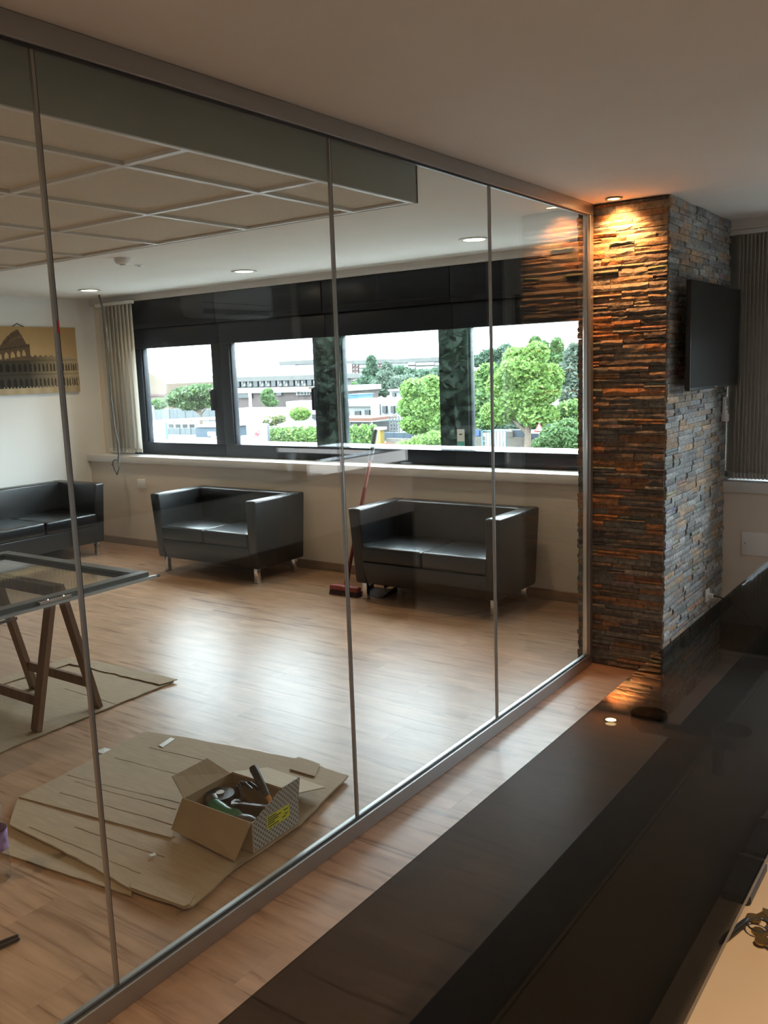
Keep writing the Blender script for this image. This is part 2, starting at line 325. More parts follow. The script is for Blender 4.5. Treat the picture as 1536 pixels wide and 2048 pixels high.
# windows
WX = [(-5.52, -5.30, -4.30, -4.19), (-4.19, -4.07, -3.06, -2.915), (-2.915, -2.77, -1.79, -1.665), (-1.665, -1.54, -0.40, -0.10), (0.43, 0.56, 1.28, 1.35), (1.35, 1.42, 2.26, 2.33), (2.33, 2.40, 3.12, 3.19)]
WLAB = ['leftmost window, with the umbrella pine seen through it', 'window second from the left, with the white signboard outside', 'third window, with the apartment block seen through it', 'fourth window next to the stone pillar, filled with green trees', 'window hidden behind the gathered grey blind', 'front room window between the blind and the last window', 'window at the right end of the front room']
Z0, Z1 = 1.042, 1.976
for i, (a, b, c, d) in enumerate(WX):
    t = thing('window_%d' % (i + 1), 'black framed ' + WLAB[i], 'window', ((b + c) / 2, YW, 0.92), kind='structure')
    ox = (b + c) / 2; z = -0.92
    def fb(x0, x1, y0, y1, z0, z1, nm='frame_bar', m='winframe', r=0.006):
        return MB().bbox(x0 - ox, x1 - ox, y0, y1, z0 + z, z1 + z, r, 2).build(nm, m, t, True)
    fb(a, d, -0.01, 0.08, 0.92, Z0); fb(a, d, -0.01, 0.08, Z1, 2.17)
    fb(a, b, -0.01, 0.08, Z0, Z1)
    fb(c, d, -0.01, 0.08, Z0, Z1)
    MB().box(b - 0.005 - ox, c + 0.005 - ox, 0.03, 0.036, Z0 - 0.005 + z, Z1 + 0.005 + z).build('pane', 'pane', t)
    # inner sash bead
    for q in ((b, b + 0.018, Z0, Z1), (c - 0.018, c, Z0, Z1)): fb(q[0], q[1], 0.005, 0.06, q[2], q[3], 'sash_bead', 'winframe', 0.003)
    sh = MB().bbox(a - ox + 0.003, d - ox - 0.003, -0.045, 0.05, 2.17 + z, 2.44 + z, 0.006, 2).build('shutter_box', 'shutter', t, True)
    MB().box(a - ox + 0.01, d - ox - 0.01, -0.050, -0.044, 2.215 + z, 2.225 + z).build('seam', 'winframe', sh)
    if i in (0, 1):
        hd = MB().bbox(c - 0.012 - ox, c + 0.02 - ox, -0.05, -0.01, 1.36 + z, 1.56 + z, 0.006, 2).build('handle', 'black', t, True)
        MB().bbox(c - 0.028 - ox, c + 0.012 - ox, -0.062, -0.04, 1.545 + z, 1.56 + z, 0.004, 2).build('handle_tip', 'white', hd)
    if i == 3:
        sk = MB().box(a + 0.02 - ox, a + 0.085 - ox, -0.014, -0.0105, 1.07 + z, 1.21 + z).build('certificate_card', 'white', t)
        MB().box(a + 0.02 - ox, a + 0.085 - ox, -0.0152, -0.0142, 1.07 + z, 1.115 + z).build('card_band', mat('teal_ink', (0.10, 0.42, 0.36), 0.5), sk)
        MB().box(a + 0.04 - ox, a + 0.065 - ox, -0.0152, -0.0142, 1.165 + z, 1.175 + z).build('card_mark', 'ink', sk)
# pillar with split-face slate
pl = thing('wall_pillar', 'square pillar clad in rough strips of rust and grey split slate', 'pillar', (0.165, 4.6, 0), kind='structure')
PX0, PX1, PY0 = -0.07, 0.405, 4.6
ax, ay = 0.165, 4.6
MB().box(PX0 + 0.012 - ax, PX1 - 0.012 - ax, 0.014, 1.30, 0.86, H).box(PX0 + 0.012 - ax, PX1 - 0.012 - ax, 0.014, 1.16, 0, 0.86).build('core', 'mortar', pl)
PAL = [(0.29, 0.15, 0.08), (0.36, 0.18, 0.085), (0.205, 0.155, 0.115), (0.155, 0.14, 0.12), (0.23, 0.205, 0.17), (0.12, 0.10, 0.09), (0.18, 0.17, 0.15), (0.25, 0.18, 0.12)]
PAL_LIT = [(0.30, 0.30, 0.29), (0.35, 0.345, 0.33), (0.25, 0.255, 0.25), (0.22, 0.215, 0.205), (0.40, 0.285, 0.19), (0.33, 0.275, 0.215), (0.38, 0.375, 0.355), (0.28, 0.28, 0.26), (0.31, 0.245, 0.20)]  # right face: paler, greyer stones, with the daylight on it put into the colour
def stone(side, s0, s1, z0, z1, prot, col, rnd, rough):
    nx = 5; vs = []; g = 0.0008
    s0 += g; s1 -= g; z0 += g; z1 -= g
    def P(s, dpt, zz):
        if side == 'F': return (s - ax, -dpt, zz)
        if side == 'R': return (PX1 + dpt - ax, s - ay, zz)
        return (PX0 - dpt - ax, s - ay, zz)
    fs = []
    for iz in range(3):
        for ix in range(nx):
            s = s0 + (s1 - s0) * ix / (nx - 1); zz = z0 + (z1 - z0) * iz / 2
            e = 0.45 if iz != 1 else 1.0
            dp = prot * (0.75 + 0.25 * e) + rnd.uniform(-rough, rough) * e - (rough if iz != 1 else 0)
            vs.append(P(s, max(0.001, dp), zz + (rnd.uniform(-0.15, 0.15) * (z1 - z0) if iz == 1 else 0)))
    b = len(vs)
    vs += [P(s0, -0.014, z0), P(s1, -0.014, z0), P(s1, -0.014, z1), P(s0, -0.014, z1)]
    for iz in range(2):
        for ix in range(nx - 1): fs.append((iz * nx + ix, iz * nx + ix + 1, (iz + 1) * nx + ix + 1, (iz + 1) * nx + ix))
    fs.append([b + 1, b] + list(range(0, nx))); fs[-1] = [b] + [b + 1] + list(range(nx - 1, -1, -1))
    fs.append([b + 3] + list(range(2 * nx, 3 * nx)) + [b + 2])
    fs.append([b, 0, nx, 2 * nx, b + 3]); fs.append([b + 1, b + 2, 3 * nx - 1, 2 * nx - 1, nx - 1])
    if side == 'L': pass
    return vs, fs, col
rnd = random.Random(3); stones = []
def lay(side, a, b, hmin, hmax, lmin, lmax, pmin, pmax, rough, pal):
    z = 0.002
    while z < H - 0.004:
        h = rnd.uniform(hmin, hmax)
        if H - 0.004 - z - h < hmin * 0.7: h = H - 0.004 - z
        s = a
        while s < b - 1e-4:
            l = rnd.uniform(lmin, lmax)
            if b - s - l < lmin * 0.6: l = b - s
            c = rnd.choice(pal); k = rnd.uniform(0.8, 1.2); c = tuple(x * k for x in c)
            if rnd.random() < 0.25 and h > hmin * 1.3:
                m = z + h * rnd.uniform(0.4, 0.6)
                stones.append((side, s, s + l, z, m, rnd.uniform(pmin, pmax), c)); stones.append((side, s, s + l, m, z + h, rnd.uniform(pmin, pmax), tuple(x * rnd.uniform(0.75, 1.2) for x in c)))
            else: stones.append((side, s, s + l, z, z + h, rnd.uniform(pmin, pmax), c))
            s += l
        z += h
lay('F', PX0, PX1, 0.022, 0.042, 0.09, 0.24, 0.003, 0.015, 0.0045, PAL)
lay('R', PY0, 5.745, 0.026, 0.038, 0.08, 0.20, 0.003, 0.016, 0.003, PAL_LIT)
lay('L', PY0, 5.73, 0.026, 0.036, 0.12, 0.26, 0.003, 0.014, 0.003, PAL)
def parea(st_):
    side, s0, s1, z0, z1, pr, c = st_
    if side == 'L': return 0
    q = [(s, PY0, zz) if side == 'F' else (PX1, s, zz) for s, zz in ((s0, z0), (s1, z0), (s1, z1), (s0, z1))]
    p = [to_px(x) for x in q]
    if p[0][0] > 1500: return 0
    return abs(sum(p[i][0] * p[(i + 1) % 4][1] - p[(i + 1) % 4][0] * p[i][1] for i in range(4))) / 2
stones.sort(key=parea, reverse=True)
rest = MB()
for k, q in enumerate(stones):
    vs, fs, c = stone(q[0], q[1], q[2], q[3], q[4], q[5], q[6], rnd, 0.003 if q[0] == 'F' else 0.002)
    if k < 298: MB().add(vs, fs, c).build('stone', 'slate', pl)
    else: rest.add(vs, fs, c)
o = rest.build('stone_cladding', 'slate', pl); o['kind'] = 'stuff'
# glass partition
gp = thing('wall_glass', 'frameless floor to ceiling glass partition with slim aluminium rails', 'glass partition', (0, 1.3, 0), kind='structure')
J = [-1.945, -0.86, 0.225, 1.312, 2.392, 3.477, 4.53]
oy = 1.3
MB().bbox(-0.022, 0.022, J[0] - oy, 4.575 - oy, 2.443, H, 0.003, 1).build('top_rail', 'alu', gp)
MB().bbox(-0.022, 0.022, J[0] - oy, 4.575 - oy, 0.0, 0.062, 0.003, 1).build('bottom_rail', 'alu', gp)
ep = MB().bbox(-0.022, 0.022, 4.535 - oy, 4.575 - oy, 0.062, 2.443, 0.003, 1).build('end_post', 'alu', gp)
MB().bbox(-0.012, 0.012, 4.515 - oy, 4.535 - oy, 0.062, 2.443, 0.002, 1).build('channel', 'chrome', ep)
MB().box(0.005, 0.012, J[0] - oy, 4.515 - oy, 0.062, 0.070).build('gasket', 'seal', gp)
MB().box(0.005, 0.012, J[0] - oy, 4.515 - oy, 2.436, 2.443).build('gasket', 'seal', gp)
for i in range(6):
    y1 = J[i + 1] - 0.004 if i < 5 else 4.517
    MB().box(-0.005, 0.005, J[i] + 0.004 - oy, y1 - oy, 0.058, 2.447).build('glass_pane', 'part', gp)
for i in range(1, 6):
    jp = MB().bbox(-0.0055, 0.0065, J[i] - 0.0045 - oy, J[i] + 0.0045 - oy, 0.062, 2.443, 0.001, 1).build('joint_strip', 'alu', gp)
    MB().box(-0.0058, 0.0068, J[i] + 0.0035 - oy, J[i] + 0.0052 - oy, 0.062, 2.443).build('joint_seal', 'seal', jp)
    if i == 3: MB().box(0.0066, 0.0078, J[i] + 0.0005 - oy, J[i] + 0.0046 - oy, 1.80, 1.83).build('red_sticker', 'sticker', jp)
# lowered ceiling with mineral tiles
DX0, DX1, DY0, DY1, DZ = -4.59, -0.085, -1.73, 3.055, 2.329
dc = thing('ceiling_lowered', 'lowered ceiling box of square beige mineral tiles in a white grid', 'tiled ceiling', (-2.3, 0.7, DZ), kind='structure')
cx, cy = -2.3, 0.7
def dbox(x0, x1, y0, y1, z0, z1, nm, m): return MB().box(x0 - cx, x1 - cx, y0 - cy, y1 - cy, z0 - DZ, z1 - DZ).build(nm, m, dc)
dbox(DX1 - 0.012, DX1, DY0, DY1, DZ, H - 0.001, 'fascia', 'fascia'); dbox(DX0, DX0 + 0.012, DY0, DY1, DZ, H - 0.001, 'fascia', 'fascia')
dbox(DX0, DX1, DY1 - 0.012, DY1, DZ, H - 0.001, 'fascia', 'fascia'); dbox(DX0, DX1, DY0, DY0 + 0.012, DZ, H - 0.001, 'fascia', 'fascia')
gx = [DX1] + [-0.39 - 0.6 * k for k in range(7)] + [DX0]; gy = [DY1] + [2.472 - 0.6 * k for k in range(7)] + [DY0]
for x in gx[1:-1]: dbox(x - 0.012, x + 0.012, DY0 + 0.012, DY1 - 0.012, DZ, DZ + 0.012, 'grid_bar', 'gridbar')
for yy in gy[1:-1]: dbox(DX0 + 0.012, DX1 - 0.012, yy - 0.012, yy + 0.012, DZ + 0.0006, DZ + 0.012, 'grid_bar', 'gridbar')
dbox(DX1 - 0.03, DX1 - 0.012, DY0 + 0.012, DY1 - 0.012, DZ, DZ + 0.010, 'edge_angle', 'gridbar'); dbox(DX0 + 0.012, DX1 - 0.012, DY1 - 0.03, DY1 - 0.012, DZ + 0.001, DZ + 0.010, 'edge_angle', 'gridbar')
for i in range(len(gx) - 1):
    for j in range(len(gy) - 1):
        dbox(gx[i + 1] + 0.004, gx[i] - 0.004, gy[j + 1] + 0.004, gy[j] - 0.004, DZ + 0.012, DZ + 0.027, 'ceiling_tile', 'tile')
# ------------------------------------------------------------------ lights in the ceiling
def downlight(loc, label, r, m, energy, color, group, spot=1.6, aim=(0, 0), ring='white', blend=0.6):
    t = thing('downlight', label, 'downlight', loc, group=group)
    MB().lathe([(r * 0.80, 0.0), (r * 1.0, -0.001), (r * 1.15, -0.004), (r * 1.15, -0.007), (r * 0.86, -0.008), (r * 0.80, -0.004), (r * 0.80, 0.0)], (0, 0, 0), 28, cap=False).build('trim_ring', ring, t, True)
    MB().lathe([(r * 0.8, -0.001), (r * 0.8, -0.0035)], (0, 0, 0), 28).build('diffuser', m, t)
    l = lamp('light_cone', 'SPOT', (0, 0, -0.02), energy, color, t, spot_size=spot, spot_blend=blend, shadow_soft_size=0.03)
    l.rotation_euler = (aim[0], aim[1], 0)
WARM = (1.0, 0.74, 0.46)
for q, lab in (((-5.11, 5.25), 'round lit downlight in the ceiling above the end of the long sofa'), ((-3.20, 5.30), 'round lit downlight in the ceiling above the left loveseat'), ((-1.045, 5.20), 'largest lit round downlight, in the ceiling nearest the pillar')):
    downlight((q[0], q[1], H), lab, 0.088, 'bulb', 9, WARM, 'round downlights by the windows', 2.4, blend=1.0)
downlight((0.165, 4.485, H), 'small warm halogen spot shining down the slate pillar', 0.036, 'halogen', 18, (1.0, 0.42, 0.14), None, 1.9, (math.radians(26), 0), 'alu', 0.9)
for (x_, y_, z_, e_, lab_) in ((1.15, -0.4, H, 34, 'front room downlight left of the photographer'), (2.2, 0.9, H, 46, 'front room downlight near the right wall'), (2.2, -1.3, H, 24, 'front room downlight in the back right corner'), (-1.3, 0.2, DZ, 30, 'downlight set in the tiled ceiling near the glass'), (-3.1, 0.2, DZ, 30, 'downlight set in the middle of the tiled ceiling')):  # unseen lamps added to lift the brightness of both rooms
    downlight((x_, y_, z_), lab_ + ', added outside the picture to brighten the room', 0.06, 'bulb', e_, WARM, 'downlights added outside the picture for brightness', 2.4 if y_ == 0.9 else 1.7, blend=1.0)
t = thing('smoke_detector', 'round white smoke detector on the ceiling beyond the tiles', 'detector', (-3.15, 4.07, H))
MB().lathe([(0.055, 0), (0.055, -0.015), (0.05, -0.03), (0.035, -0.042)], (0, 0, 0), 24).build('body', 'white', t, True)
MB().lathe([(0.02, -0.042), (0.018, -0.05)], (0, 0, 0), 16).build('sensor_cap', 'white', t, True)
t = thing('ceiling_sensor', 'tiny flush disc on the ceiling beside the smoke detector', 'sensor', (-3.39, 4.41, H))
MB().lathe([(0.032, 0), (0.032, -0.003), (0.026, -0.007)], (0, 0, 0), 20).build('disc', 'white', t, True)
MB().lathe([(0.012, -0.007), (0.009, -0.011)], (0, 0, 0), 12).build('lens', 'lcd', t, True)
# ------------------------------------------------------------------ sofas
def make_sofa(name, label, group, W, D, HT, ncush):
    t = thing(name, label, 'sofa', (0, 0, 0), group=group); aw = 0.105; bz = 0.125
    def tap(c):      # sides and front draw in slightly towards the floor
        k = max(0, (0.42 - c.z) / 0.3); kk = k * k * 0.03
        return (c.x * (1 - 2 * kk / W * 1.0), c.y + (kk if c.y < 0 else -kk * 0.5), c.z)
    MB().bbox(-W / 2, -W / 2 + aw, -D / 2, D / 2, bz, HT, 0.016, 3, tap).build('armrest', 'leather', t, True)
    MB().bbox(W / 2 - aw, W / 2, -D / 2, D / 2, bz, HT, 0.016, 3, tap).build('armrest', 'leather', t, True)
    MB().bbox(-W / 2 + aw - 0.004, W / 2 - aw + 0.004, D / 2 - 0.13, D / 2 - 0.001, bz, HT - 0.001, 0.016, 3, tap).build('backrest', 'leather', t, True)
    MB().bbox(-W / 2 + aw - 0.004, W / 2 - aw + 0.004, -D / 2 + 0.006, D / 2 - 0.12, bz + 0.002, 0.295, 0.010, 2, tap).build('base', 'leather', t, True)
    cw = (W - 2 * aw) / ncush
    for k in range(ncush):
        x0 = -W / 2 + aw + cw * k
        def puff(c, x0=x0):
            u = (c.x - x0) / cw; v = (c.y + D / 2) / (D - 0.13); b = max(0, 1 - (2 * u - 1) ** 4) * max(0, 1 - (2 * v - 1) ** 4)
            return (c.x, c.y, c.z + (0.008 * b if c.z > 0.36 else 0))
        bm = MB()
        bm.bbox(x0 + 0.003, x0 + cw - 0.003, -D / 2 + 0.002, D / 2 - 0.128, 0.297, 0.415, 0.022, 4, puff)
        bm.build('seat_cushion', 'leather', t, True)
    for sx in (-1, 1):
        for sy in (-1, 1):
            x = sx * (W / 2 - 0.085); yy = sy * (D / 2 - 0.075)
            lg = MB().bbox(x - 0.02, x + 0.02, yy - 0.02, yy + 0.02, 0.006, bz + 0.004, 0.004, 2).build('leg', 'chrome', t, True)
            MB().bbox(x - 0.022, x + 0.022, yy - 0.022, yy + 0.022, 0.0, 0.007, 0.002, 1).build('foot_pad', 'alu', lg)
    return t
G2 = 'black two seat cube sofas under the windows'
s1 = make_sofa('loveseat', 'black leatherette two seat cube sofa standing in the middle under the windows', G2, 1.25, 0.61, 0.69, 2)
s1.location = (-3.613, 5.345, 0)
s2 = copy_tree(s1); s2.location = (-1.452, 5.375, 0); s2['label'] = 'black leatherette two seat cube sofa next to the broom, nearest the stone pillar'
s3 = make_sofa('long_sofa', 'long black leatherette sofa against the left wall under the picture', None, 1.90, 0.70, 0.70, 3)
s3.rotation_euler = (0, 0, math.radians(90)); s3.location = (-5.63, 4.405, 0)
# ------------------------------------------------------------------ picture
pc = thing('canvas_picture', 'sepia canvas print of an ancient ruined amphitheatre hung on the left wall', 'picture', (XL, 4.99, 1.573))
PWD, PHT = 1.38, 0.642
cb = MB().bbox(0.004, 0.03, -PWD / 2, PWD / 2, 0, PHT, 0.002, 1).build('canvas', mat('canvas_edge', (0.50, 0.38, 0.22), 0.8), pc)
def shade(s, tt):
    def mixc(a, b, k): k = min(1, max(0, k)); return tuple(x + (y - x) * k for x, y in zip(a, b))
    sky = mixc((0.62, 0.47, 0.27), (0.46, 0.29, 0.125), tt)
    if tt < 0.085: return mixc((0.42, 0.33, 0.20), (0.55, 0.44, 0.28), (math.sin(s * 37) * 0.5 + 0.5) * 0.6)
    lt = min(1, max(0, (s - 0.05) / 0.8))
    wallc = mixc((0.055, 0.048, 0.036), (0.46, 0.37, 0.235), (s - 0.30) / 0.55)
    hsh = math.sin(s * 311.7 + tt * 173.1) * 43758.5; jit = 0.85 + 0.3 * (hsh - math.floor(hsh))
    def arches(s, period, w, t0, t1, fillc, base):
        ph = ((s / period) % 1.0) - 0.5
        if abs(ph) < w:
            top = t1 - (ph / w) ** 2 * 0.045
            if t0 < tt < top: return fillc
        return base
    per = 0.085 - 0.035 * min(1, max(0, s))
    inside = False
    topt = 0.955 - 0.20 * max(0, (0.215 - s) / 0.215) ** 1.6
    edge = 0.225 + max(0, 0.95 - tt) * 0.42 if tt > 0.74 else 0.345 + max(0, 0.74 - tt) * 0.25
    if tt > 0.52: edge = min(edge, 0.345 + (0.11 if tt < 0.56 else 0.0))
    if s < edge and tt < topt and tt > 0.5:
        inside = True; c = (0.135, 0.09, 0.052)
        drop = -0.16 * max(0, 0.30 - s)
        top_gap = topt - tt
        if 0.03 < top_gap < 0.075 and (s / 0.03) % 1 < 0.3 and tt > 0.74: c = tuple(x * 0.45 for x in c)
        elif abs(top_gap - 0.11) < 0.008 and tt > 0.74: c = tuple(x * 1.5 for x in c)
        elif 0.56 + drop < tt < 0.70 + drop and s < edge - 0.035: c = arches(s, per, 0.30, 0.57 + drop, 0.665 + drop, sky, c)
        elif abs(tt - (0.715 + drop)) < 0.012: c = tuple(x * 0.6 for x in c)
        return tuple(x * jit for x in c)
    low = 0.56 - 0.05 * max(0, s - 0.70) / 0.3 + (0.02 if (s * 14) % 1 > 0.5 else 0)
    if s > 0.955: low = 0.53 - (s - 0.955) * 3
    if s > 0.985: low = 0.30
    if tt < low:
        c = wallc if s < 0.985 else (0.16, 0.12, 0.09)
        dk = tuple(x * 0.25 for x in wallc)
        c = arches(s, per, 0.30, 0.33, 0.455, dk, c); c = arches(s, per, 0.30, 0.095, 0.235, dk, c)
        if abs(tt - 0.29) < 0.012 or abs(tt - 0.50) < 0.012: c = tuple(x * 0.7 for x in c)
        if tt < 0.115 and (s * 90) % 1 > 0.6: c = (0.6, 0.52, 0.4) if (s * 45) % 1 > .5 else (0.06, 0.05, 0.05)
        return tuple(x * jit for x in c)
    return sky
pr = MB(); nu, nv = 190, 90
for i in range(nu):
    for j in range(nv):
        y0, y1 = -PWD / 2 + PWD * i / nu, -PWD / 2 + PWD * (i + 1) / nu; z0, z1 = PHT * j / nv, PHT * (j + 1) / nv
        s = ((y0 + y1) / 2 + 4.99 - 4.86) / 0.83; c = shade(s, (j + 0.5) / nv)
        pr.add([(0.0304, y0, z0), (0.0304, y1, z0), (0.0304, y1, z1), (0.0304, y0, z1)], [(0, 1, 2, 3)], c)
pr.build('print', 'print', cb)
MB().tube([(0.010, 0.0, PHT - 0.005), (0.010, 0.06, PHT + 0.032), (0.010, 0.14, PHT - 0.005)], 0.004, 6).build('hanging_cord', 'black', pc)
# ------------------------------------------------------------------ blinds and hanging cable
def blind(name, label, x0, n, step, rot, yc, zb, zt, x1):
    t = thing(name, label, 'blind', ((x0 + x1) / 2, yc, zb)); ox = (x0 + x1) / 2
    MB().bbox(x0 - 0.02 - ox, x1 + 0.02 - ox, -0.022, 0.022, zt - zb - 0.03, zt - zb, 0.003, 1).build('head_rail', 'white', t)
    for k in range(n):
        x = x0 + step * (k + 0.5) - ox; c, s_ = math.cos(rot), math.sin(rot); hw = 0.0635; m = MB()
        pts = []
        for q in range(7):
            e = -hw + 2 * hw * q / 6; bow = 0.006 * (1 - (e / hw) ** 2)
            pts.append((x + e * c - bow * s_, e * s_ + bow * c))
        for q in range(6):
            a, b = pts[q], pts[q + 1]; nx_, ny_ = -s_ * 0.0009, c * 0.0009
            m.hexa([(a[0], a[1], 0.008), (b[0], b[1], 0.008), (b[0] + nx_, b[1] + ny_, 0.008), (a[0] + nx_, a[1] + ny_, 0.008)], [(a[0], a[1], zt - zb - 0.03), (b[0], b[1], zt - zb - 0.03), (b[0] + nx_, b[1] + ny_, zt - zb - 0.03), (a[0] + nx_, a[1] + ny_, zt - zb - 0.03)])
        sl = m.build('slat', 'blind', t)
        MB().bar((x - hw * 0.95 * c, -hw * 0.95 * s_, 0.022), (x + hw * 0.95 * c, hw * 0.95 * s_, 0.022), 0.005, 0.034).build('slat_weight', 'white', sl)
    ch = MB()
    for k in range(n - 1):
        xa = x0 + step * (k + 0.5) - ox; ch.tube([(xa - 0.02, -0.05, 0.010), (xa + step / 2 - 0.02, -0.052, 0.003), (xa + step - 0.02, -0.05, 0.010)], 0.0018, 5)
    ch.build('bead_chain', 'white', t)
blind('vertical_blind', 'white vertical blind gathered in the left corner of the windows', -5.76, 9, 0.058, math.radians(-22), 5.82, 0.945, 2.44, -5.24)
blind('vertical_blind', 'grey vertical blind gathered beside the television', 0.425, 30, 0.022, math.radians(-50), 5.775, 0.935, 2.44, 1.10)
cb_ = MB().tube([(-5.46, 5.62, H), (-5.42, 5.61, 2.40), (-5.37, 5.60, 2.25), (-5.355, 5.60, 2.05), (-5.37, 5.60, 1.8), (-5.38, 5.60, 1.5), (-5.36, 5.60, 1.2), (-5.33, 5.60, 1.05), (-5.335, 5.60, 0.95), (-5.35, 5.60, 0.885)], 0.009, 8)
ring = [(-5.39 + 0.043 * math.cos(a), 5.60 + 0.012 * math.sin(a * 2), 0.82 + 0.075 * math.sin(a)) for a in [0.9 + 2 * math.pi * k / 16 for k in range(19)]]
cb_.tube(ring, 0.006, 6); cb_.tube([(-5.43, 5.60, 0.83), (-5.46, 5.60, 0.845)], 0.005, 6)
tag(cb_.build('hanging_cable', 'cable', None, True), 'grey cable hanging from the ceiling in front of the white blind, coiled at its end', 'cable')
# ------------------------------------------------------------------ broom and dustpan
bt = thing('broom', 'red broom with a black grip leaning behind the right loveseat', 'broom', (-2.23, 5.15, 0))
top = on_y(752, 862, 5.705) - Vector((-2.23, 5.15, 0)); foot = Vector((0.02, 0.03, 0.075)); mid = foot.lerp(top, 0.62); gripa = foot.lerp(top, 0.80)
MB().tube([foot, mid], 0.015, 10).build('handle', 'red', bt, True)
MB().tube([mid, gripa], 0.014, 10).build('upper_handle', mat('pale_red_handle', (0.34, 0.12, 0.10), 0.4), bt, True)  # upper part of the handle in a paler red
MB().tube([gripa, top, top + (top - gripa).normalized() * 0.01], [0.020, 0.020, 0.014], 10).build('grip', 'black', bt, True)
hd = MB().bbox(-0.10, 0.17, -0.03, 0.03, 0.035, 0.075, 0.012, 3).build('brush_head', 'redhead', bt, True)
MB().tube([(0.02, 0.03, 0.065), Vector((0.02, 0.03, 0.065)) + (top - foot).normalized() * 0.09], [0.022, 0.017], 12).build('socket', 'redhead', bt, True)
for k in range(12):
    x = -0.088 + k * 0.0225
    MB().hexa([(x - 0.011, -0.034, 0.0), (x + 0.011, -0.034, 0.0), (x + 0.011, 0.034, 0), (x - 0.011, 0.034, 0)], [(x - 0.009, -0.024, 0.038), (x + 0.009, -0.024, 0.038), (x + 0.009, 0.024, 0.038), (x - 0.009, 0.024, 0.038)]).build('bristle_tuft', 'bristle', bt)
hd_rot = math.radians(28); bt.rotation_euler = (0, 0, 0)
dp = thing('dustpan', 'dark dustpan lying on the floor half under the right loveseat', 'dustpan', (-2.0, 5.30, 0))
MB().hexa([(-0.11, -0.10, 0.001), (0.11, -0.10, 0.001), (0.11, 0.10, 0.001), (-0.11, 0.10, 0.001)], [(-0.11, -0.10, 0.004), (0.11, -0.10, 0.004), (0.11, 0.10, 0.02), (-0.11, 0.10, 0.02)]).build('pan', mat('navy_plastic', (0.015, 0.018, 0.035), 0.4), dp)
for sx in (-1, 1): MB().hexa([(sx * 0.11 - 0.003, -0.09, 0.001), (sx * 0.11 + 0.003, -0.09, 0.001), (sx * 0.11 + 0.003, 0.10, 0.001), (sx * 0.11 - 0.003, 0.10, 0.001)], [(sx * 0.11 - 0.003, -0.09, 0.008), (sx * 0.11 + 0.003, -0.09, 0.008), (sx * 0.11 + 0.003, 0.10, 0.055), (sx * 0.11 - 0.003, 0.10, 0.055)]).build('side_wall', 'black', dp)
MB().tube([(0, 0.10, 0.03), (0, 0.22, 0.04)], 0.011, 8).build('handle', 'black', dp)
# ------------------------------------------------------------------ sash on trestles
def ragged(pts, amp, step, seed):
    r = random.Random(seed); out = []
    for i in range(len(pts)):
        a = Vector(pts[i]); b = Vector(pts[(i + 1) % len(pts)]); n = max(1, int((b - a).length / step)); nrm = Vector((-(b - a).y, (b - a).x)).normalized()
        for k in range(n):
            p = a.lerp(b, k / n); out.append(tuple(p + nrm * (r.uniform(-amp, amp) if k else 0)))
    return out
SHEET_Z = {}
def crease(t, a, b, wd=0.0035, m='cardedge', seed=0):
    zf_ = SHEET_Z[t.name]; a = Vector(a); b = Vector(b); n = max(2, int((b - a).length / 0.04)); r = random.Random(seed); nr = Vector((-(b - a).y, (b - a).x)).normalized(); mb = MB(); L = []
    for k in range(n + 1):
        p = a.lerp(b, k / n) + nr * r.uniform(-0.002, 0.002); L.append(p)
    for k in range(n):
        p, q = L[k], L[k + 1]; c = [p - nr * wd / 2, q - nr * wd / 2, q + nr * wd / 2, p + nr * wd / 2]
        mb.hexa([(v.x, v.y, zf_(v.x, v.y) - 0.001) for v in c], [(v.x, v.y, zf_(v.x, v.y) + 0.0009) for v in c])
    return mb.build('crease', m, t)
def sheet(name, label, pts, loc, thick, amp, seed, zf=None, group='flattened cardboard on the floor'):
    t = thing(name, label, 'cardboard', loc, group=group)
    P = [(p[0] - loc[0], p[1] - loc[1]) for p in pts]; P = ragged(P, amp, 0.05, seed)
    bm = bmesh.new(); vs = [bm.verts.new((p[0], p[1], 0)) for p in P]; f = bm.faces.new(vs)
    bmesh.ops.triangulate(bm, faces=[f]); bmesh.ops.subdivide_edges(bm, edges=bm.edges[:], cuts=2, use_grid_fill=True)
    r = random.Random(seed + 1); ph = [r.uniform(0, 6) for _ in range(4)]
    def zbot(x, y): return 0.001 + (zf(x + loc[0], y + loc[1]) if zf else 0) + 0.0022 * (1 + math.sin(x * 5 + ph[0]) * math.sin(y * 6 + ph[1])) + 0.0006 * (1 + math.sin(x * 13 + ph[2]))
    SHEET_Z[t.name] = lambda x, y: zbot(x, y) + thick
    for v in bm.verts:
        v.co.z = zbot(v.co.x, v.co.y)
    ext = bmesh.ops.extrude_face_region(bm, geom=bm.faces[:])
    for v in [e for e in ext['geom'] if isinstance(e, bmesh.types.BMVert)]: v.co.z += thick
    bmesh.ops.recalc_face_normals(bm, faces=bm.faces)
    me = bpy.data.meshes.new('sheet'); bm.to_mesh(me); bm.free(); me.materials.append(MT['card'])
    o = bpy.data.objects.new('sheet', me); COL.objects.link(o); o.parent = t
    return t
m1 = sheet('cardboard_sheet', 'flattened cardboard sheet spread under the wooden trestles', [(-1.80, 1.15), (-1.84, 2.2), (-1.855, 3.145), (-2.70, 3.11), (-2.74, 1.15)], (-2.27, 2.1, 0), 0.006, 0.004, 5)
def flap(parent, loc, pts, z, m, th=0.004, nm='flap'):
    return MB().prism([(p[0] - loc[0], p[1] - loc[1]) for p in pts], z, (lambda p: (z(p) if callable(z) else z) + th), None).build(nm, m, parent)
L1 = (-2.27, 2.1)
flap(m1, L1, ragged([(-1.87, 3.06), (-1.845, 3.165), (-2.30, 3.15), (-2.655, 3.13), (-2.66, 3.03)], 0.006, 0.05, 8), 0.0125, 'card')
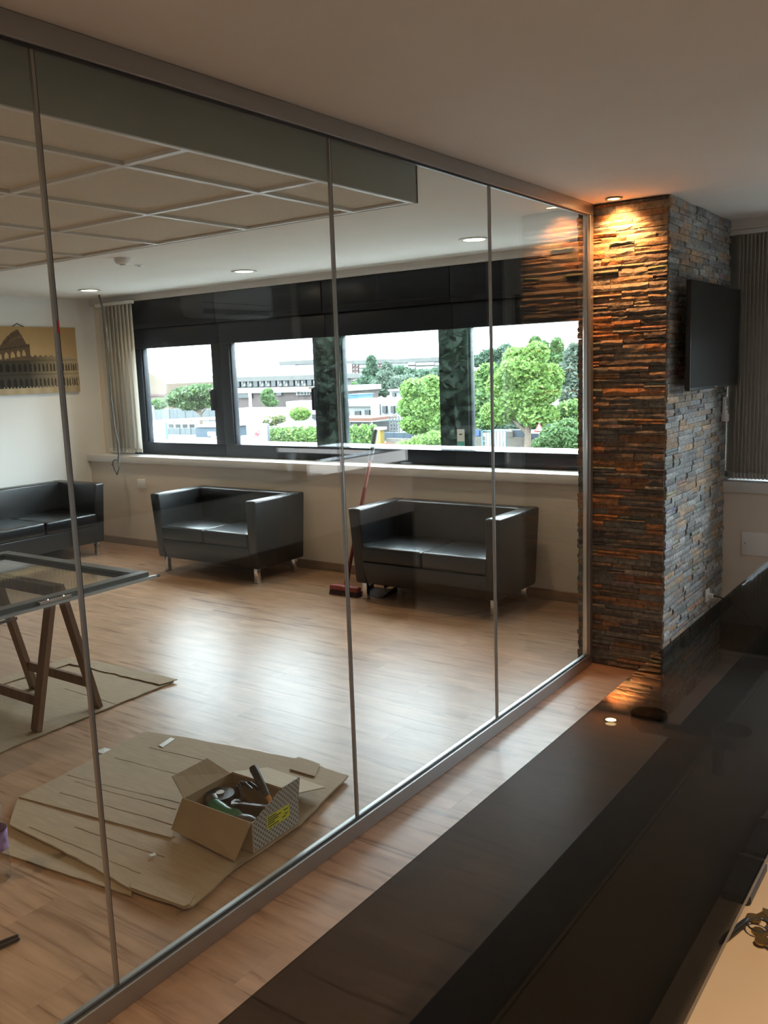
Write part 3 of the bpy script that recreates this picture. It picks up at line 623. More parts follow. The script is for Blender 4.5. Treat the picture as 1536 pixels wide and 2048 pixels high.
flap(m1, L1, ragged([(-2.63, 3.06), (-2.74, 3.10), (-2.80, 2.2), (-2.70, 2.2)], 0.006, 0.05, 9), 0.0135, 'card')
for a, b in (((-1.86, 3.062), (-2.64, 3.035)), ((-1.85, 2.75), (-2.3, 2.76))):
    crease(m1, (a[0] - L1[0], a[1] - L1[1]), (b[0] - L1[0], b[1] - L1[1]))
def trestle(y, label):
    t = thing('trestle', label, 'trestle', (-2.18, y, 0.0135), group='wooden trestles carrying the sash')
    zt = 0.690
    for x in (-0.28, 0.28):
        for sy in (-1, 1):
            MB().bar((x, sy * 0.178, 0.0), (x, sy * 0.022, zt - 0.02), 0.055, 0.028, side=(1, 0, 0)).build('leg', 'trestle', t)
    for sy in (-1, 1):
        f = 0.20; yy = sy * (0.178 - 0.156 * f)
        MB().bar((-0.28, yy, 0.14), (0.28, yy, 0.14), 0.018, 0.05).build('cross_rail', 'trestle', t)
        MB().bar((-0.31, sy * 0.017, zt - 0.028), (0.31, sy * 0.017, zt - 0.028), 0.026, 0.055).build('top_rail', 'trestle', t)
    for x in (-0.255,):
        MB().bar((x, -0.105, 0.42), (x, 0.105, 0.42), 0.004, 0.016).build('spreader_strap', 'steel', t)
trestle(2.495, 'brown wooden trestle under the far end of the glazed sash')
trestle(1.62, 'brown wooden trestle under the near end of the glazed sash, mostly out of frame')
SZ = 0.7045
sa = thing('window_sash', 'glazed aluminium window sash lying flat across the trestles', 'window sash', (-2.14, 2.06, SZ), math.radians(0.5))
sx, sy = 0.60, 0.72
def prof(x0, x1, y0, y1):
    p = MB().bbox(x0, x1, y0, y1, 0.0, 0.040, 0.003, 1).build('frame_profile', mat('bronze_aluminium', (0.10, 0.095, 0.085), 0.38, 0.6) if 'bronze' not in MT else MT['bronze'], sa)
    MT.setdefault('bronze', p.data.materials[0]); return p
prof(sx - 0.062, sx, -sy, sy); prof(-sx, -sx + 0.062, -sy, sy); prof(-sx + 0.062, sx - 0.062, sy - 0.062, sy); prof(-sx + 0.062, sx - 0.062, -sy, -sy + 0.062)
MB().box(-sx + 0.055, sx - 0.055, -sy + 0.055, sy - 0.055, 0.014, 0.022).build('glass_pane', 'sashglass', sa)
for q in ((sx - 0.072, sx - 0.060, -sy + 0.06, sy - 0.06), (-sx + 0.060, -sx + 0.072, -sy + 0.06, sy - 0.06)):
    MB().box(q[0], q[1], q[2], q[3], 0.022, 0.034).build('glazing_bead', 'black', sa)
for q in ((sy - 0.072, sy - 0.060), (-sy + 0.060, -sy + 0.072)):
    MB().box(-sx + 0.072, sx - 0.072, q[0], q[1], 0.022, 0.034).build('glazing_bead', 'black', sa)
er = MB().bbox(sx, sx + 0.022, -sy, sy + 0.03, 0.006, 0.020, 0.002, 1).build('edge_rail', 'alu', sa)
MB().tube([(sx + 0.011, sy + 0.03, 0.013), (sx + 0.011, sy + 0.055, 0.013)], 0.007, 8).build('rail_pin', 'black', er)
MB().bbox(sx, sx + 0.02, 0.10, 0.26, 0.021, 0.036, 0.002, 1).build('espagnolette', 'chrome', er)
for yy in (0.14, 0.22): MB().tube([(sx + 0.01, yy, 0.034), (sx + 0.01, yy, 0.040)], 0.006, 8).build('screw', 'chrome', er)
# ------------------------------------------------------------------ cardboard and the tool box
def P0(u, v): p = on_z(u, v, 0.01); return (p.x, p.y)
lower = [P0(-60, 1628), P0(20, 1650), P0(215, 1725), P0(265, 1770), P0(262, 1790), P0(15, 1708), P0(-60, 1685)]
sheet('cardboard_sheet', 'lowest cardboard sheet poking out towards the water bottle', lower, (-0.85, 1.75, 0), 0.005, 0.002, 21)
main = [P0(290, 1467), P0(370, 1480), P0(598, 1522), P0(697, 1556), P0(602, 1652), P0(470, 1742), P0(385, 1818), P0(368, 1822), P0(262, 1783), P0(190, 1740), P0(20, 1655), P0(38, 1601), P0(140, 1546)]
m2 = sheet('cardboard_sheet', 'large creased cardboard sheet under the open tool box', main, (-0.75, 2.15, 0), 0.007, 0.003, 31, zf=lambda x, y: 0.011)
L2 = (-0.75, 2.15)
def ZC(p): return 0.028
def stripL(pts, nm, m, z=0.027, th=0.0035): return MB().prism([(a[0] - L2[0], a[1] - L2[1]) for a in pts], z, z + th).build(nm, m, m2)
for (u0, v0, u1, v1) in ((135, 1555, 360, 1612), (150, 1568, 352, 1625), (120, 1590, 345, 1655), (300, 1500, 420, 1528), (40, 1602, 352, 1680), (60, 1660, 300, 1760), (150, 1660, 330, 1720), (230, 1520, 380, 1560)):
    a, b = P0(u0, v0), P0(u1, v1); crease(m2, (a[0] - L2[0], a[1] - L2[1]), (b[0] - L2[0], b[1] - L2[1]), seed=u0)
stripL([P0(38, 1601), P0(60, 1592), P0(350, 1668), P0(345, 1684)], 'flap', 'card', 0.023, 0.004)
stripL([P0(265, 1770), P0(290, 1752), P0(392, 1795), P0(380, 1818), P0(368, 1822), P0(262, 1784)], 'flap', 'card', 0.023, 0.005)
stripL([P0(596, 1520), P0(640, 1535), P0(630, 1560), P0(580, 1545)], 'torn_corner', 'card', 0.023, 0.004)
stripL([P0(318, 1497), P0(342, 1481), P0(350, 1484), P0(326, 1501)], 'tape_strip', 'tape', 0.0245, 0.001)
stripL([P0(298, 1718), P0(310, 1714), P0(314, 1719), P0(302, 1722)], 'tape_strip', 'tape', 0.026, 0.001)
e_ = [P0(352, 1828), P0(372, 1820), P0(420, 1775), P0(478, 1735), P0(620, 1632), P0(624, 1618)]
MB().tube([(a[0] - L2[0], a[1] - L2[1], 0.012 + 0.006 * (i % 2)) for i, a in enumerate(e_)], 0.006, 6).build('plastic_wrap_edge', 'bottle', m2)
ps = MB().prism([(-0.055, -0.02), (0.02, -0.028), (0.06, 0.0), (0.03, 0.022), (-0.04, 0.02)], lambda p: 0.002, lambda p: 0.006 + 0.012 * abs(math.sin(p[0] * 60)))
q = P0(213, 1504); o = ps.build('paper_scrap', 'white'); o.location = (q[0], q[1], 0); tag(o, 'small white paper scrap on the floor between the two cardboard sheets', 'paper scrap')
# box: X -0.55..-0.20, Y 2.05..2.30, resting on the sheet
bx = thing('cardboard_box', 'open cardboard box of tools with patterned side and yellow label', 'box', (-0.375, 2.175, 0.024))
bw, bd, bh, th = 0.175, 0.125, 0.115, 0.004
MB().box(-bw, bw, -bd, bd, 0, th).build('bottom', 'cardin', bx)
MB().box(-bw, bw, -bd, -bd + th, th, bh).build('side_panel', 'card', bx); MB().box(-bw, bw, bd - th, bd, th, bh).build('side_panel', 'cardin', bx)
MB().box(-bw, -bw + th, -bd + th, bd - th, th, bh).build('side_panel', 'cardin', bx)
rp = MB().box(bw - th, bw, -bd + th, bd - th, th, bh).build('side_panel', 'dots', bx)
def fl4(a, b, c, d, m, nrm, nm='flap'):
    a, b, c, d = map(Vector, (a, b, c, d)); n = Vector(nrm).normalized() * 0.004
    return MB().hexa([a, b, c, d], [a + n, b + n, c + n, d + n]).build(nm, m, bx)
fl4((-bw, -bd, bh), (bw, -bd, bh), (bw - 0.005, -bd - 0.085, 0.012), (-bw + 0.03 - 0.04, -bd - 0.055, 0.012), 'cardin', (0, -0.6, 0.6))          # towards the camera, hanging out
fl4((-bw, -bd + 0.005, bh), (-bw, bd - 0.005, bh), (-bw - 0.07, bd - 0.055, bh + 0.065), (-bw - 0.075, -bd + 0.02, bh + 0.060), 'card', (-0.5, 0, -0.7)) # left
fl4((-bw + 0.005, bd, bh), (bw - 0.005, bd, bh), (bw - 0.06, bd + 0.225, 0.028), (-bw - 0.03, bd + 0.235, 0.030), 'card', (0, 0.3, 0.9))             # back
rf = fl4((bw, -bd + 0.004, bh), (bw, bd - 0.002, bh), (bw + 0.012, bd - 0.004, bh + 0.075), (bw + 0.010, bd - 0.095, bh + 0.072), 'dots', (1, 0, -0.1), 'flap')
def lab(y0, y1, z0, z1, off, nm, m, par): return MB().box(bw + off, bw + off + 0.0006, y0, y1, z0, z1).build(nm, m, par)
lb = MB().box(bw + 0.0002, bw + 0.0012, -0.05, 0.07, 0.054, 0.102).build('shipping_label', 'yellow', rp)
for z_, y0, y1 in ((0.094, -0.045, 0.0), (0.086, -0.045, 0.025), (0.078, -0.045, 0.01), (0.070, -0.045, -0.01), (0.060, -0.045, 0.012), (0.088, 0.040, 0.062), (0.072, 0.045, 0.060), (0.064, 0.03, 0.05)):
    lab(y0, y1, z_, z_ + 0.0045, 0.0013, 'printed_line', 'ink', lb)
# tools inside
BX = Vector((-0.375, 2.175, 0.024))
ag = thing('angle_grinder', 'green angle grinder with black disc guard lying in the box', 'grinder', tuple(BX + Vector((-0.09, -0.04, th))))
MB().tube([(0.13, 0.0, 0.050), (0.10, 0.0, 0.052), (0.06, -0.005, 0.055), (0.0, 0.0, 0.058), (-0.02, 0.005, 0.060)], [0.018, 0.026, 0.024, 0.032, 0.028], 14).build('body', 'green', ag, True)
MB().tube([(-0.02, 0.01, 0.06), (-0.045, 0.02, 0.064)], [0.03, 0.034], 12).build('gear_head', 'steel', ag, True)
dk = MB().tube([(-0.03, 0.05, 0.075), (-0.03, 0.05, 0.087)], 0.055, 22).build('disc_guard', 'black', ag, True)
MB().tube([(-0.03, 0.05, 0.087), (-0.03, 0.05, 0.093)], 0.017, 14).build('disc_nut', 'chrome', dk, True)
MB().tube([(0.005, 0.09, 0.03), (0.012, 0.10, 0.105), (0.03, 0.095, 0.115), (0.05, 0.088, 0.075)], 0.009, 8).build('side_handle', 'black', ag, True)
hm = thing('hammer', 'hammer with black grip and orange shaft sticking out of the box', 'hammer', tuple(BX + Vector((0.08, 0.06, th))))
h0, h1 = Vector((0.055, 0.005, 0.02)), Vector((-0.105, 0.035, 0.185)); hd_ = (h1 - h0)
MB().tube([h0, h0 + hd_ * 0.45], 0.010, 10).build('shaft', 'orange', hm, True)
MB().tube([h0 + hd_ * 0.45, h0 + hd_ * 0.6, h0 + hd_ * 0.95, h1], [0.011, 0.014, 0.0165, 0.013], 12).build('grip', 'black', hm, True)
MB().bbox(0.04, 0.07, -0.045, 0.055, 0.006, 0.034, 0.006, 2).build('hammer_head', 'steel', hm, True)
wr = thing('wrench', 'long steel wrench lying across the green grinder', 'wrench', tuple(BX + Vector((0.06, 0.0, th))))
MB().bar((-0.06, -0.01, 0.088), (0.07, 0.03, 0.090), 0.013, 0.005).build('shaft', 'steel', wr)
MB().prism([(-0.09, -0.02), (-0.075, -0.035), (-0.055, -0.02), (-0.065, -0.012), (-0.075, -0.02), (-0.08, -0.008), (-0.06, 0.0), (-0.075, 0.008), (-0.092, 0.0)], 0.084, 0.092).build('jaw', 'steel', wr)
pk = thing('drill_chuck', 'dark metal drill chuck in the near corner of the box', 'drill part', tuple(BX + Vector((0.10, -0.06, th))))
MB().tube([(-0.06, 0.0, 0.05), (-0.03, 0.0, 0.055), (0.0, 0.005, 0.06), (0.03, 0.01, 0.065)], [0.022, 0.030, 0.026, 0.014], 14).build('sleeve', 'steel', pk, True)
MB().tube([(0.03, 0.01, 0.065), (0.055, 0.014, 0.068)], 0.005, 8).build('bit', 'chrome', pk, True)
pt = thing('pliers', 'black pliers standing at the back of the box', 'pliers', tuple(BX + Vector((-0.08, 0.075, th))))
MB().bar((-0.03, 0.0, 0.02), (0.0, 0.01, 0.11), 0.022, 0.012).build('jaw', 'black', pt)
MB().tube([(0.0, 0.01, 0.11), (0.03, 0.0, 0.118), (0.07, -0.005, 0.105)], 0.007, 8).build('handle', 'black', pt, True)
MB().tube([(0.0, 0.012, 0.108), (0.035, 0.022, 0.112), (0.075, 0.025, 0.095)], 0.007, 8).build('handle', 'black', pt, True)
cl = thing('tool_roll', 'heap of dark tool parts filling the bottom of the box', 'tool roll', tuple(BX + Vector((0.0, 0.0, th))))
MB().bbox(-0.165, 0.165, -0.112, 0.112, 0.001, 0.028, 0.012, 2, lambda c: (c.x, c.y, c.z + (0.006 * math.sin(c.x * 40) * math.sin(c.y * 50) if c.z > 0.02 else 0))).build('roll', 'black', cl, True)
MB().bar((-0.1, -0.113, 0.02), (-0.1, 0.113, 0.02), 0.02, 0.022).build('strap', 'seal', cl)
# water bottle
wb = thing('water_bottle', 'clear plastic water bottle with a violet label at the left edge', 'bottle', (-0.872, 1.49, 0))
MB().lathe([(0.036, 0.0), (0.043, 0.008), (0.044, 0.05), (0.041, 0.06), (0.044, 0.07), (0.044, 0.085), (0.041, 0.095), (0.044, 0.105), (0.044, 0.20), (0.041, 0.21), (0.044, 0.22), (0.036, 0.26), (0.018, 0.292), (0.014, 0.30), (0.014, 0.318)], (0, 0, 0), 24).build('body', 'bottle', wb, True)
MB().lathe([(0.0452, 0.115), (0.0452, 0.185)], (0, 0, 0), 24, cap=False).build('label_sleeve', 'blabel', wb, True)
MB().lathe([(0.017, 0.305), (0.017, 0.325), (0.015, 0.328)], (0, 0, 0), 18).build('cap', mat('blue_cap', (0.05, 0.12, 0.35), 0.4), wb, True)
for k, (dx, lab_) in enumerate(((0.0, 'upper of two thin black rods on the floor at the left edge'), (0.022, 'lower of two thin black rods on the floor at the left edge'))):
    a, b = P0(36 + 3 * k, 1869 + 6 * k), P0(-70, 1912 + 10 * k)
    r_ = MB().tube([(a[0], a[1], 0.007), (a[0] * 0.97 + b[0] * 0.03, a[1] * 0.97 + b[1] * 0.03, 0.007), (b[0], b[1], 0.007)], [0.004, 0.006, 0.006], 8)
    tag(r_.build('black_rod', 'black', None, True), lab_, 'rod', 'black rods by the glass')
# ------------------------------------------------------------------ television, remote, sockets
TVX = 0.0
tv = thing('television', 'flat black television on a bracket beside the slate pillar', 'television', (0.430, 5.16, 1.52))
MB().bbox(0.045, 0.075, -0.485, 0.485, 0.0, 0.565, 0.006, 2).build('cabinet', 'black', tv, True)
sc_ = MB().box(0.075, 0.0762, -0.474, 0.474, 0.016, 0.554).build('screen', 'screen', tv)
MB().box(0.0762, 0.0768, -0.03, 0.03, 0.006, 0.011).build('maker_badge', 'alu', sc_)
MB().bbox(0.022, 0.046, -0.30, 0.30, 0.08, 0.40, 0.012, 2).build('rear_housing', 'black', tv, True)
MB().box(0.0, 0.024, -0.20, 0.20, 0.20, 0.38).build('wall_bracket', 'steel', tv)
rc = thing('remote_control', 'white air conditioner remote in its holder on the pillar edge', 'remote', (0.42, 5.655, 1.31))
MB().bbox(0.0, 0.022, -0.028, 0.028, 0.0, 0.14, 0.005, 2).build('body', 'white', rc, True)
MB().box(0.022, 0.0228, -0.020, 0.020, 0.085, 0.128).build('display', 'lcd', rc)
MB().bbox(-0.004, 0.027, -0.032, 0.032, -0.01, 0.035, 0.004, 2).build('holder', 'white', rc, True)
for k in range(3): MB().box(0.0220, 0.0232, -0.014 + k * 0.011, -0.007 + k * 0.011, 0.058, 0.068).build('button', 'lcd', rc)
so = thing('wall_socket', 'white power socket low on the slate pillar', 'socket', (0.418, 5.384, 0.225))
MB().bbox(0.0, 0.012, -0.035, 0.035, 0.0, 0.075, 0.003, 2).build('plate', 'white', so, True)
MB().tube([(0.012, 0.0, 0.038), (0.04, 0.0, 0.036)], 0.016, 12).build('plug', 'white', so, True)
k_ = MB().tube([(0.46, 5.384, 0.261), (0.50, 5.38, 0.26), (0.60, 5.34, 0.23), (0.75, 5.25, 0.15), (0.95, 5.1, 0.05), (1.2, 4.95, 0.008), (1.42, 4.9, 0.006)], 0.004, 7)
tag(k_.build('power_cord', 'black', None, True), 'thin black power cord running from the socket to the desk', 'cord')
cp = thing('cover_plate', 'blank beige cover plate on the wall under the right sill', 'cover plate', (0.62, 5.745, 0.455))
MB().bbox(-0.09, 0.09, -0.006, 0.004, 0, 0.15, 0.004, 2).build('plate', 'wall', cp, True)
for xx in (-0.07, 0.07): MB().tube([(xx, -0.006, 0.075), (xx, -0.008, 0.075)], 0.005, 8).build('screw', 'alu', cp)
cp = thing('cover_plate', 'blank beige cover plate on the wall behind the left loveseat', 'cover plate', (-5.2, 5.745, 0.60))
MB().bbox(-0.06, 0.06, -0.006, 0.004, 0, 0.09, 0.004, 2).build('plate', 'wall', cp, True)
for xx in (-0.045, 0.045): MB().tube([(xx, -0.006, 0.045), (xx, -0.008, 0.045)], 0.004, 8).build('screw', 'alu', cp)
ac = thing('air_conditioner', 'white split air conditioner on the right wall, mirrored in the glass', 'air conditioner', (XR, 5.05, 2.12))
MB().bbox(-0.20, 0.0, -0.42, 0.42, 0.0, 0.27, 0.05, 5).build('casing', 'white', ac, True)
MB().bbox(-0.206, -0.19, -0.36, 0.36, 0.02, 0.06, 0.005, 2).build('louvre', 'lcd', ac, True)
MB().box(-0.2015, -0.195, -0.37, 0.37, 0.10, 0.104).build('panel_gap', 'seal', ac)
# ------------------------------------------------------------------ reception desk
dk0 = (1.48, 2.2, 0.0)
rd = thing('reception_desk', 'long reception desk with a smoked glass counter in the foreground', 'desk', dk0)
def D(x0, x1, y0, y1, z0, z1, nm, m, r=0.003, par=None): return MB().bbox(x0 - dk0[0], x1 - dk0[0], y0 - dk0[1], y1 - dk0[1], z0, z1, r, 1).build(nm, m, par or rd)
D(1.450, 1.510, -0.9, 5.0, 0.0, 0.72, 'lower_front_panel', 'blacksat')
D(1.450, 1.510, -0.9, 5.0, 0.72, 1.055, 'upper_front_panel', 'deskwhite')
D(1.448, 1.514, -0.9, 3.93, 1.055, 1.068, 'panel_cap', 'blacksat')
D(1.510, 2.12, -0.9, 5.0, 0.715, 0.745, 'worktop', 'worktop'); D(1.5102, 1.5135, -0.9, 4.95, 0.7455, 1.054, 'rear_lining', 'blacksat', 0.001)
D(1.510, 2.12, 4.95, 5.0, 0.0, 0.715, 'end_panel', 'blacksat'); D(1.510, 2.12, -0.9, -0.85, 0.0, 0.715, 'end_panel', 'blacksat')
D(1.335, 1.683, -0.9, 3.90, 1.100, 1.112, 'glass_counter', 'smoked', 0.002)
D(1.470, 1.590, 3.93, 4.97, 1.068, 1.155, 'white_ledge', 'ledge'); D(1.590, 2.60, 4.91, 4.97, 1.10, 1.155, 'white_ledge', 'ledge'); D(2.50, 2.60, 4.905, 5.0, 0.0, 1.10, 'ledge_post', 'white')
D(1.4680, 1.4702, 3.935, 4.965, 1.078, 1.148, 'light_strip', 'strip', 0.0005); D(1.592, 2.59, 4.9075, 4.9098, 1.108, 1.138, 'light_strip', 'strip', 0.0005)
for yb in (-0.4, 1.405, 3.2):
    br = MB().bbox(1.40 - dk0[0], 1.56 - dk0[0], yb - 0.012 - dk0[1], yb + 0.012 - dk0[1], 1.068, 1.086, 0.003, 1).build('glass_bracket', 'black', rd)
    for xx in (1.415, 1.55):
        MB().lathe([(0.030, 0.0), (0.030, 0.018)], (xx - dk0[0], yb - dk0[1], 1.082), 24).build('support_pad', 'black', br, True)
    MB().tube([(1.535 - dk0[0], yb - dk0[1] - 0.02, 1.07), (1.535 - dk0[0], yb - dk0[1] - 0.02, 1.03)], 0.010, 10).build('bracket_rod', 'black', br, True)
ky = thing('key_bunch', 'bunch of brass keys lying on the beige worktop', 'keys', (1.595, 1.43, 0.745))
for k, (dx, dy, a) in enumerate(((0.0, 0.0, 0.4), (-0.015, 0.03, 1.1), (0.012, -0.03, -0.5), (0.02, 0.02, 2.2))):
    c, s_ = math.cos(a), math.sin(a)
    def T(p, k=k, dx=dx, dy=dy, c=c, s_=s_): return (dx + p[0] * c - p[1] * s_, dy + p[0] * s_ + p[1] * c, 0.001 + 0.003 * k + p[2])
    kk = MB().add([T((0.011 * math.cos(2 * math.pi * i / 10), 0.013 * math.sin(2 * math.pi * i / 10), z_)) for z_ in (0, 0.0025) for i in range(10)], [list(range(10))[::-1], list(range(10, 20))] + [(i, (i + 1) % 10, 10 + (i + 1) % 10, 10 + i) for i in range(10)])
    kk.add([T(p) for p in ((0.009, -0.004, 0), (0.042, -0.004, 0), (0.045, 0.0, 0), (0.038, 0.004, 0), (0.009, 0.004, 0), (0.009, -0.004, 0.0025), (0.042, -0.004, 0.0025), (0.045, 0.0, 0.0025), (0.038, 0.004, 0.0025), (0.009, 0.004, 0.0025))], [(4, 3, 2, 1, 0), (5, 6, 7, 8, 9)] + [(i, (i + 1) % 5, 5 + (i + 1) % 5, 5 + i) for i in range(5)])
    kk.build('key', 'brass', ky)
MB().tube([(0.018 * math.cos(2 * math.pi * i / 20), 0.018 * math.sin(2 * math.pi * i / 20), 0.014) for i in range(21)], 0.0015, 6).build('key_ring', 'steel', ky)
fb_ = thing('pen', 'short black pen lying on the worktop beside the keys', 'pen', (1.562, 1.405, 0.745), math.radians(75))
MB().tube([(-0.045, 0, 0.006), (-0.03, 0, 0.006), (0.03, 0, 0.006), (0.045, 0, 0.006)], [0.002, 0.006, 0.006, 0.004], 10).build('barrel', 'black', fb_, True)
MB().bar((0.0, 0, 0.0125), (0.035, 0, 0.0125), 0.003, 0.0015).build('clip', 'blacksat', fb_)
for k, (yy, lb_) in enumerate(((1.72, 'farther of two black document trays seen through the smoked counter'), (1.56, 'nearer of two black document trays seen through the smoked counter'))):
    t = thing('document_tray', lb_, 'tray', (1.5425, yy, 0.7453), group='black trays under the counter')
    MB().bbox(-0.026, 0.024, -0.065, 0.065, 0.0, 0.02, 0.004, 1).build('tray', 'black', t)
    MB().bbox(-0.026, 0.024, 0.060, 0.066, 0.02, 0.024, 0.001, 1).build('rim', 'alu', t)
# ------------------------------------------------------------------ outdoors (street about 4 m below the office floor)
GZ = -3.8
MT['ground'] = mat('dusty_asphalt', (0.072, 0.072, 0.068), 0.9, noise=0.15, nscale=0.3)
MT['leaf'] = attrmat('leaves', 0.6, transl=0.35)
MT['bark'] = mat('bark', (0.10, 0.075, 0.055), 0.9, noise=0.3, nscale=6)
MT['offw'] = mat('white_render', (0.151, 0.151, 0.148), 0.8)
MT['roofw'] = mat('pale_roof', (0.180, 0.180, 0.180), 0.7)
MT['brick'] = mat('pink_brick', (0.045, 0.032, 0.030), 0.9, noise=0.12, nscale=2)
MT['concrete'] = mat('weathered_concrete', (0.061, 0.059, 0.056), 0.9, noise=0.1, nscale=1)
MT['beige'] = mat('beige_render', (0.086, 0.063, 0.045), 0.9)
MT['darkwin'] = mat('far_window', (0.013, 0.014, 0.016), 0.3)
MT['redbrown'] = mat('maroon_panel', (0.058, 0.027, 0.027), 0.9)
MT['terrac'] = mat('terracotta_roof', (0.079, 0.031, 0.020), 0.9)
MT['bluepl'] = mat('blue_tank', (0.011, 0.061, 0.122), 0.5)
MT['bluefence'] = mat('blue_sheet_fence', (0.018, 0.031, 0.047), 0.6)
MT['greyfence'] = mat('grey_sheet_fence', (0.043, 0.050, 0.054), 0.6)
MT['teal'] = mat('teal_frame', (0.022, 0.079, 0.072), 0.5)
MT['yel'] = mat('yellow_post', (0.162, 0.108, 0.022), 0.6)
MT['orn'] = mat('orange_netting', (0.151, 0.036, 0.016), 0.8)
MT['signred'] = mat('sign_red', (0.162, 0.011, 0.018), 0.5)
MT['signblue'] = mat('sign_blue', (0.014, 0.036, 0.126), 0.5)
MT['stonew'] = mat('old_stone_wall', (0.079, 0.068, 0.056), 0.9, noise=0.2, nscale=2)
MT['lattice'] = mat('grey_lattice', (0.061, 0.061, 0.061), 0.6)
st('ground', MB().box(-420, 140, 9, 620, GZ - 0.5, GZ), 'ground', 'pale street level ground far below the windows', 'ground')
def XZ(u, v, Y):
    p = on_y(u, v, Y); return p.x, p.z
def slab(u0, v0, u1, v1, Y, dep, name, m, parent, org, r=None):
    # front face given by two image corners on the plane Y
    x0, z1 = XZ(u0, v0, Y); x1, z0 = XZ(u1, v1, Y)
    return MB().box(x0 - org[0], x1 - org[0], Y - org[1], Y + dep - org[1], z0 - org[2], z1 - org[2]).build(name, m, parent)
def bld(name, label, cat, u, v, Y):
    x, z = XZ(u, v, Y); org = (x, Y, GZ); return thing(name, label, cat, org), org
def toground(u0, v0, u1, Y, dep, name, m, parent, org):
    x0, z1 = XZ(u0, v0, Y); x1, _ = XZ(u1, v0, Y)
    return MB().box(x0 - org[0], x1 - org[0], Y - org[1], Y + dep - org[1], 0, z1 - org[2]).build(name, m, parent)
# factory with a clerestory strip
t, og = bld('factory_building', 'long pink brick factory with a strip of clerestory windows', 'building', 560, 800, 100)
toground(452, 783, 682, 100, 9, 'brick_wall', 'brick', t, og)
slab(451, 778, 684, 783, 99.6, 9.6, 'cornice', 'offw', t, og)
slab(450, 758, 662, 778, 104, 5, 'clerestory_wall', 'concrete', t, og)
rf_ = slab(449, 737, 664, 757, 105, 5, 'pale_roof', 'roofw', t, og)
slab(449, 755.5, 664, 758, 103.2, 7, 'eaves', 'concrete', t, og)
for u in range(470, 655, 12):
    ww_ = slab(u, 761.0 - (u - 470) * 0.02, u + 9, 774 - (u - 470) * 0.02, 103.6, 0.5, 'window', 'greyfence' if (u // 12) % 3 else 'darkwin', t, og)
    if (u // 12) % 3: slab(u + 1, 762, u + 3.4, 767, 103.4, 0.3, 'pane', 'offw', ww_, og); slab(u + 5.5, 767, u + 8, 772, 103.4, 0.3, 'pane', 'offw', ww_, og)
for (a, b, c, d, m) in ((474, 788, 504, 796, 'darkwin'), (553, 785, 563, 791, 'darkwin'), (592, 782, 619, 790, 'offw'), (572, 805, 585, 812, 'darkwin'), (621, 800, 634, 808, 'darkwin'), (672, 786, 678, 796, 'offw')):
    w_ = slab(a, b, c, d, 99.7, 0.4, 'window', m, t, og)
    if m == 'offw' and c - a > 15:
        for k in range(4): slab(a + 2 + k * 6.2, b + 1.5, a + 5.5 + k * 6.2, d - 1.5, 99.5, 0.3, 'pane', 'darkwin', w_, og)
# rounded beige hall
t, og = bld('vaulted_hall', 'beige hall with a rounded gable at the left of the view', 'building', 300, 800, 96)
x0, zt = XZ(268, 745, 96); x1, zs = XZ(331, 768, 96); pts = [(x0, GZ), (x1, GZ), (x1, zs)]
for k in range(1, 9): a = math.pi / 2 * k / 8; pts.append((x1 - (x1 - x0) * 0.62 * math.sin(a), zs + (zt - zs) * (1 - (1 - math.sin(a)) ** 1.6)))
pts.append((x0, zt)); n = len(pts)
MB().add([(p[0] - og[0], 0, p[1] - og[2]) for p in pts] + [(p[0] - og[0], 12, p[1] - og[2]) for p in pts], [list(range(n)), list(range(n, 2 * n))[::-1]] + [(i, n + i, n + (i + 1) % n, (i + 1) % n) for i in range(n)]).build('gable_wall', 'beige', t)
slab(270, 789, 330, 792, 95.7, 0.5, 'string_course', 'redbrown', t, og)
# grey shed between hall and factory
t, og = bld('grey_shed', 'long low grey shed behind the umbrella pine', 'building', 380, 790, 112)
toground(331, 765, 440, 112, 8, 'wall', 'concrete', t, og); slab(330, 760, 442, 764, 111, 10, 'roof', 'lattice', t, og)
for u in range(338, 430, 14): slab(u, 767, u + 7, 776, 111.7, 0.4, 'window', 'darkwin' if u % 4 else 'offw', t, og)
# low white wall and shed in front of the factory
t, og = bld('white_perimeter_wall', 'bright white low building in front of the brick factory', 'building', 560, 830, 78)
toground(440, 819, 690, 78, 5, 'wall', 'offw', t, og)
slab(572, 803, 690, 819, 82, 3, 'upper_wall', 'offw', t, og)
slab(624, 829, 634, 838, 77.7, 0.4, 'window', 'darkwin', t, og)
# white long building with green base band
t, og = bld('white_long_building', 'white long building with small windows and dark green base line', 'building', 740, 830, 70)
toground(655, 812, 745, 70, 6, 'wall', 'offw', t, og); slab(640, 803, 800, 812, 69.5, 8, 'roof', 'roofw', t, og)
toground(741, 806, 812, 69, 6, 'tall_wall', 'offw', t, og); slab(741, 839, 812, 842, 68.8, 0.3, 'base_band', 'teal', t, og)
slab(758.8, 808, 760.2, 839, 68.85, 0.3, 'downpipe', 'lattice', t, og)
slab(779, 781, 832, 806, 71, 5, 'rooftop_room', 'offw', t, og); slab(776, 779, 834, 781.5, 70.6, 6, 'rooftop_cap', 'roofw', t, og)
for (a, b, c, d, Y) in ((709, 822, 720, 832, 69.8), (729, 820, 739, 838, 69.8), (764, 812, 772, 826, 68.7), (781, 812, 788, 826, 68.7), (784, 786, 790, 793, 70.8), (690, 823, 696, 830, 69.8)): slab(a, b, c, d, Y, 0.3, 'window', 'darkwin', t, og)
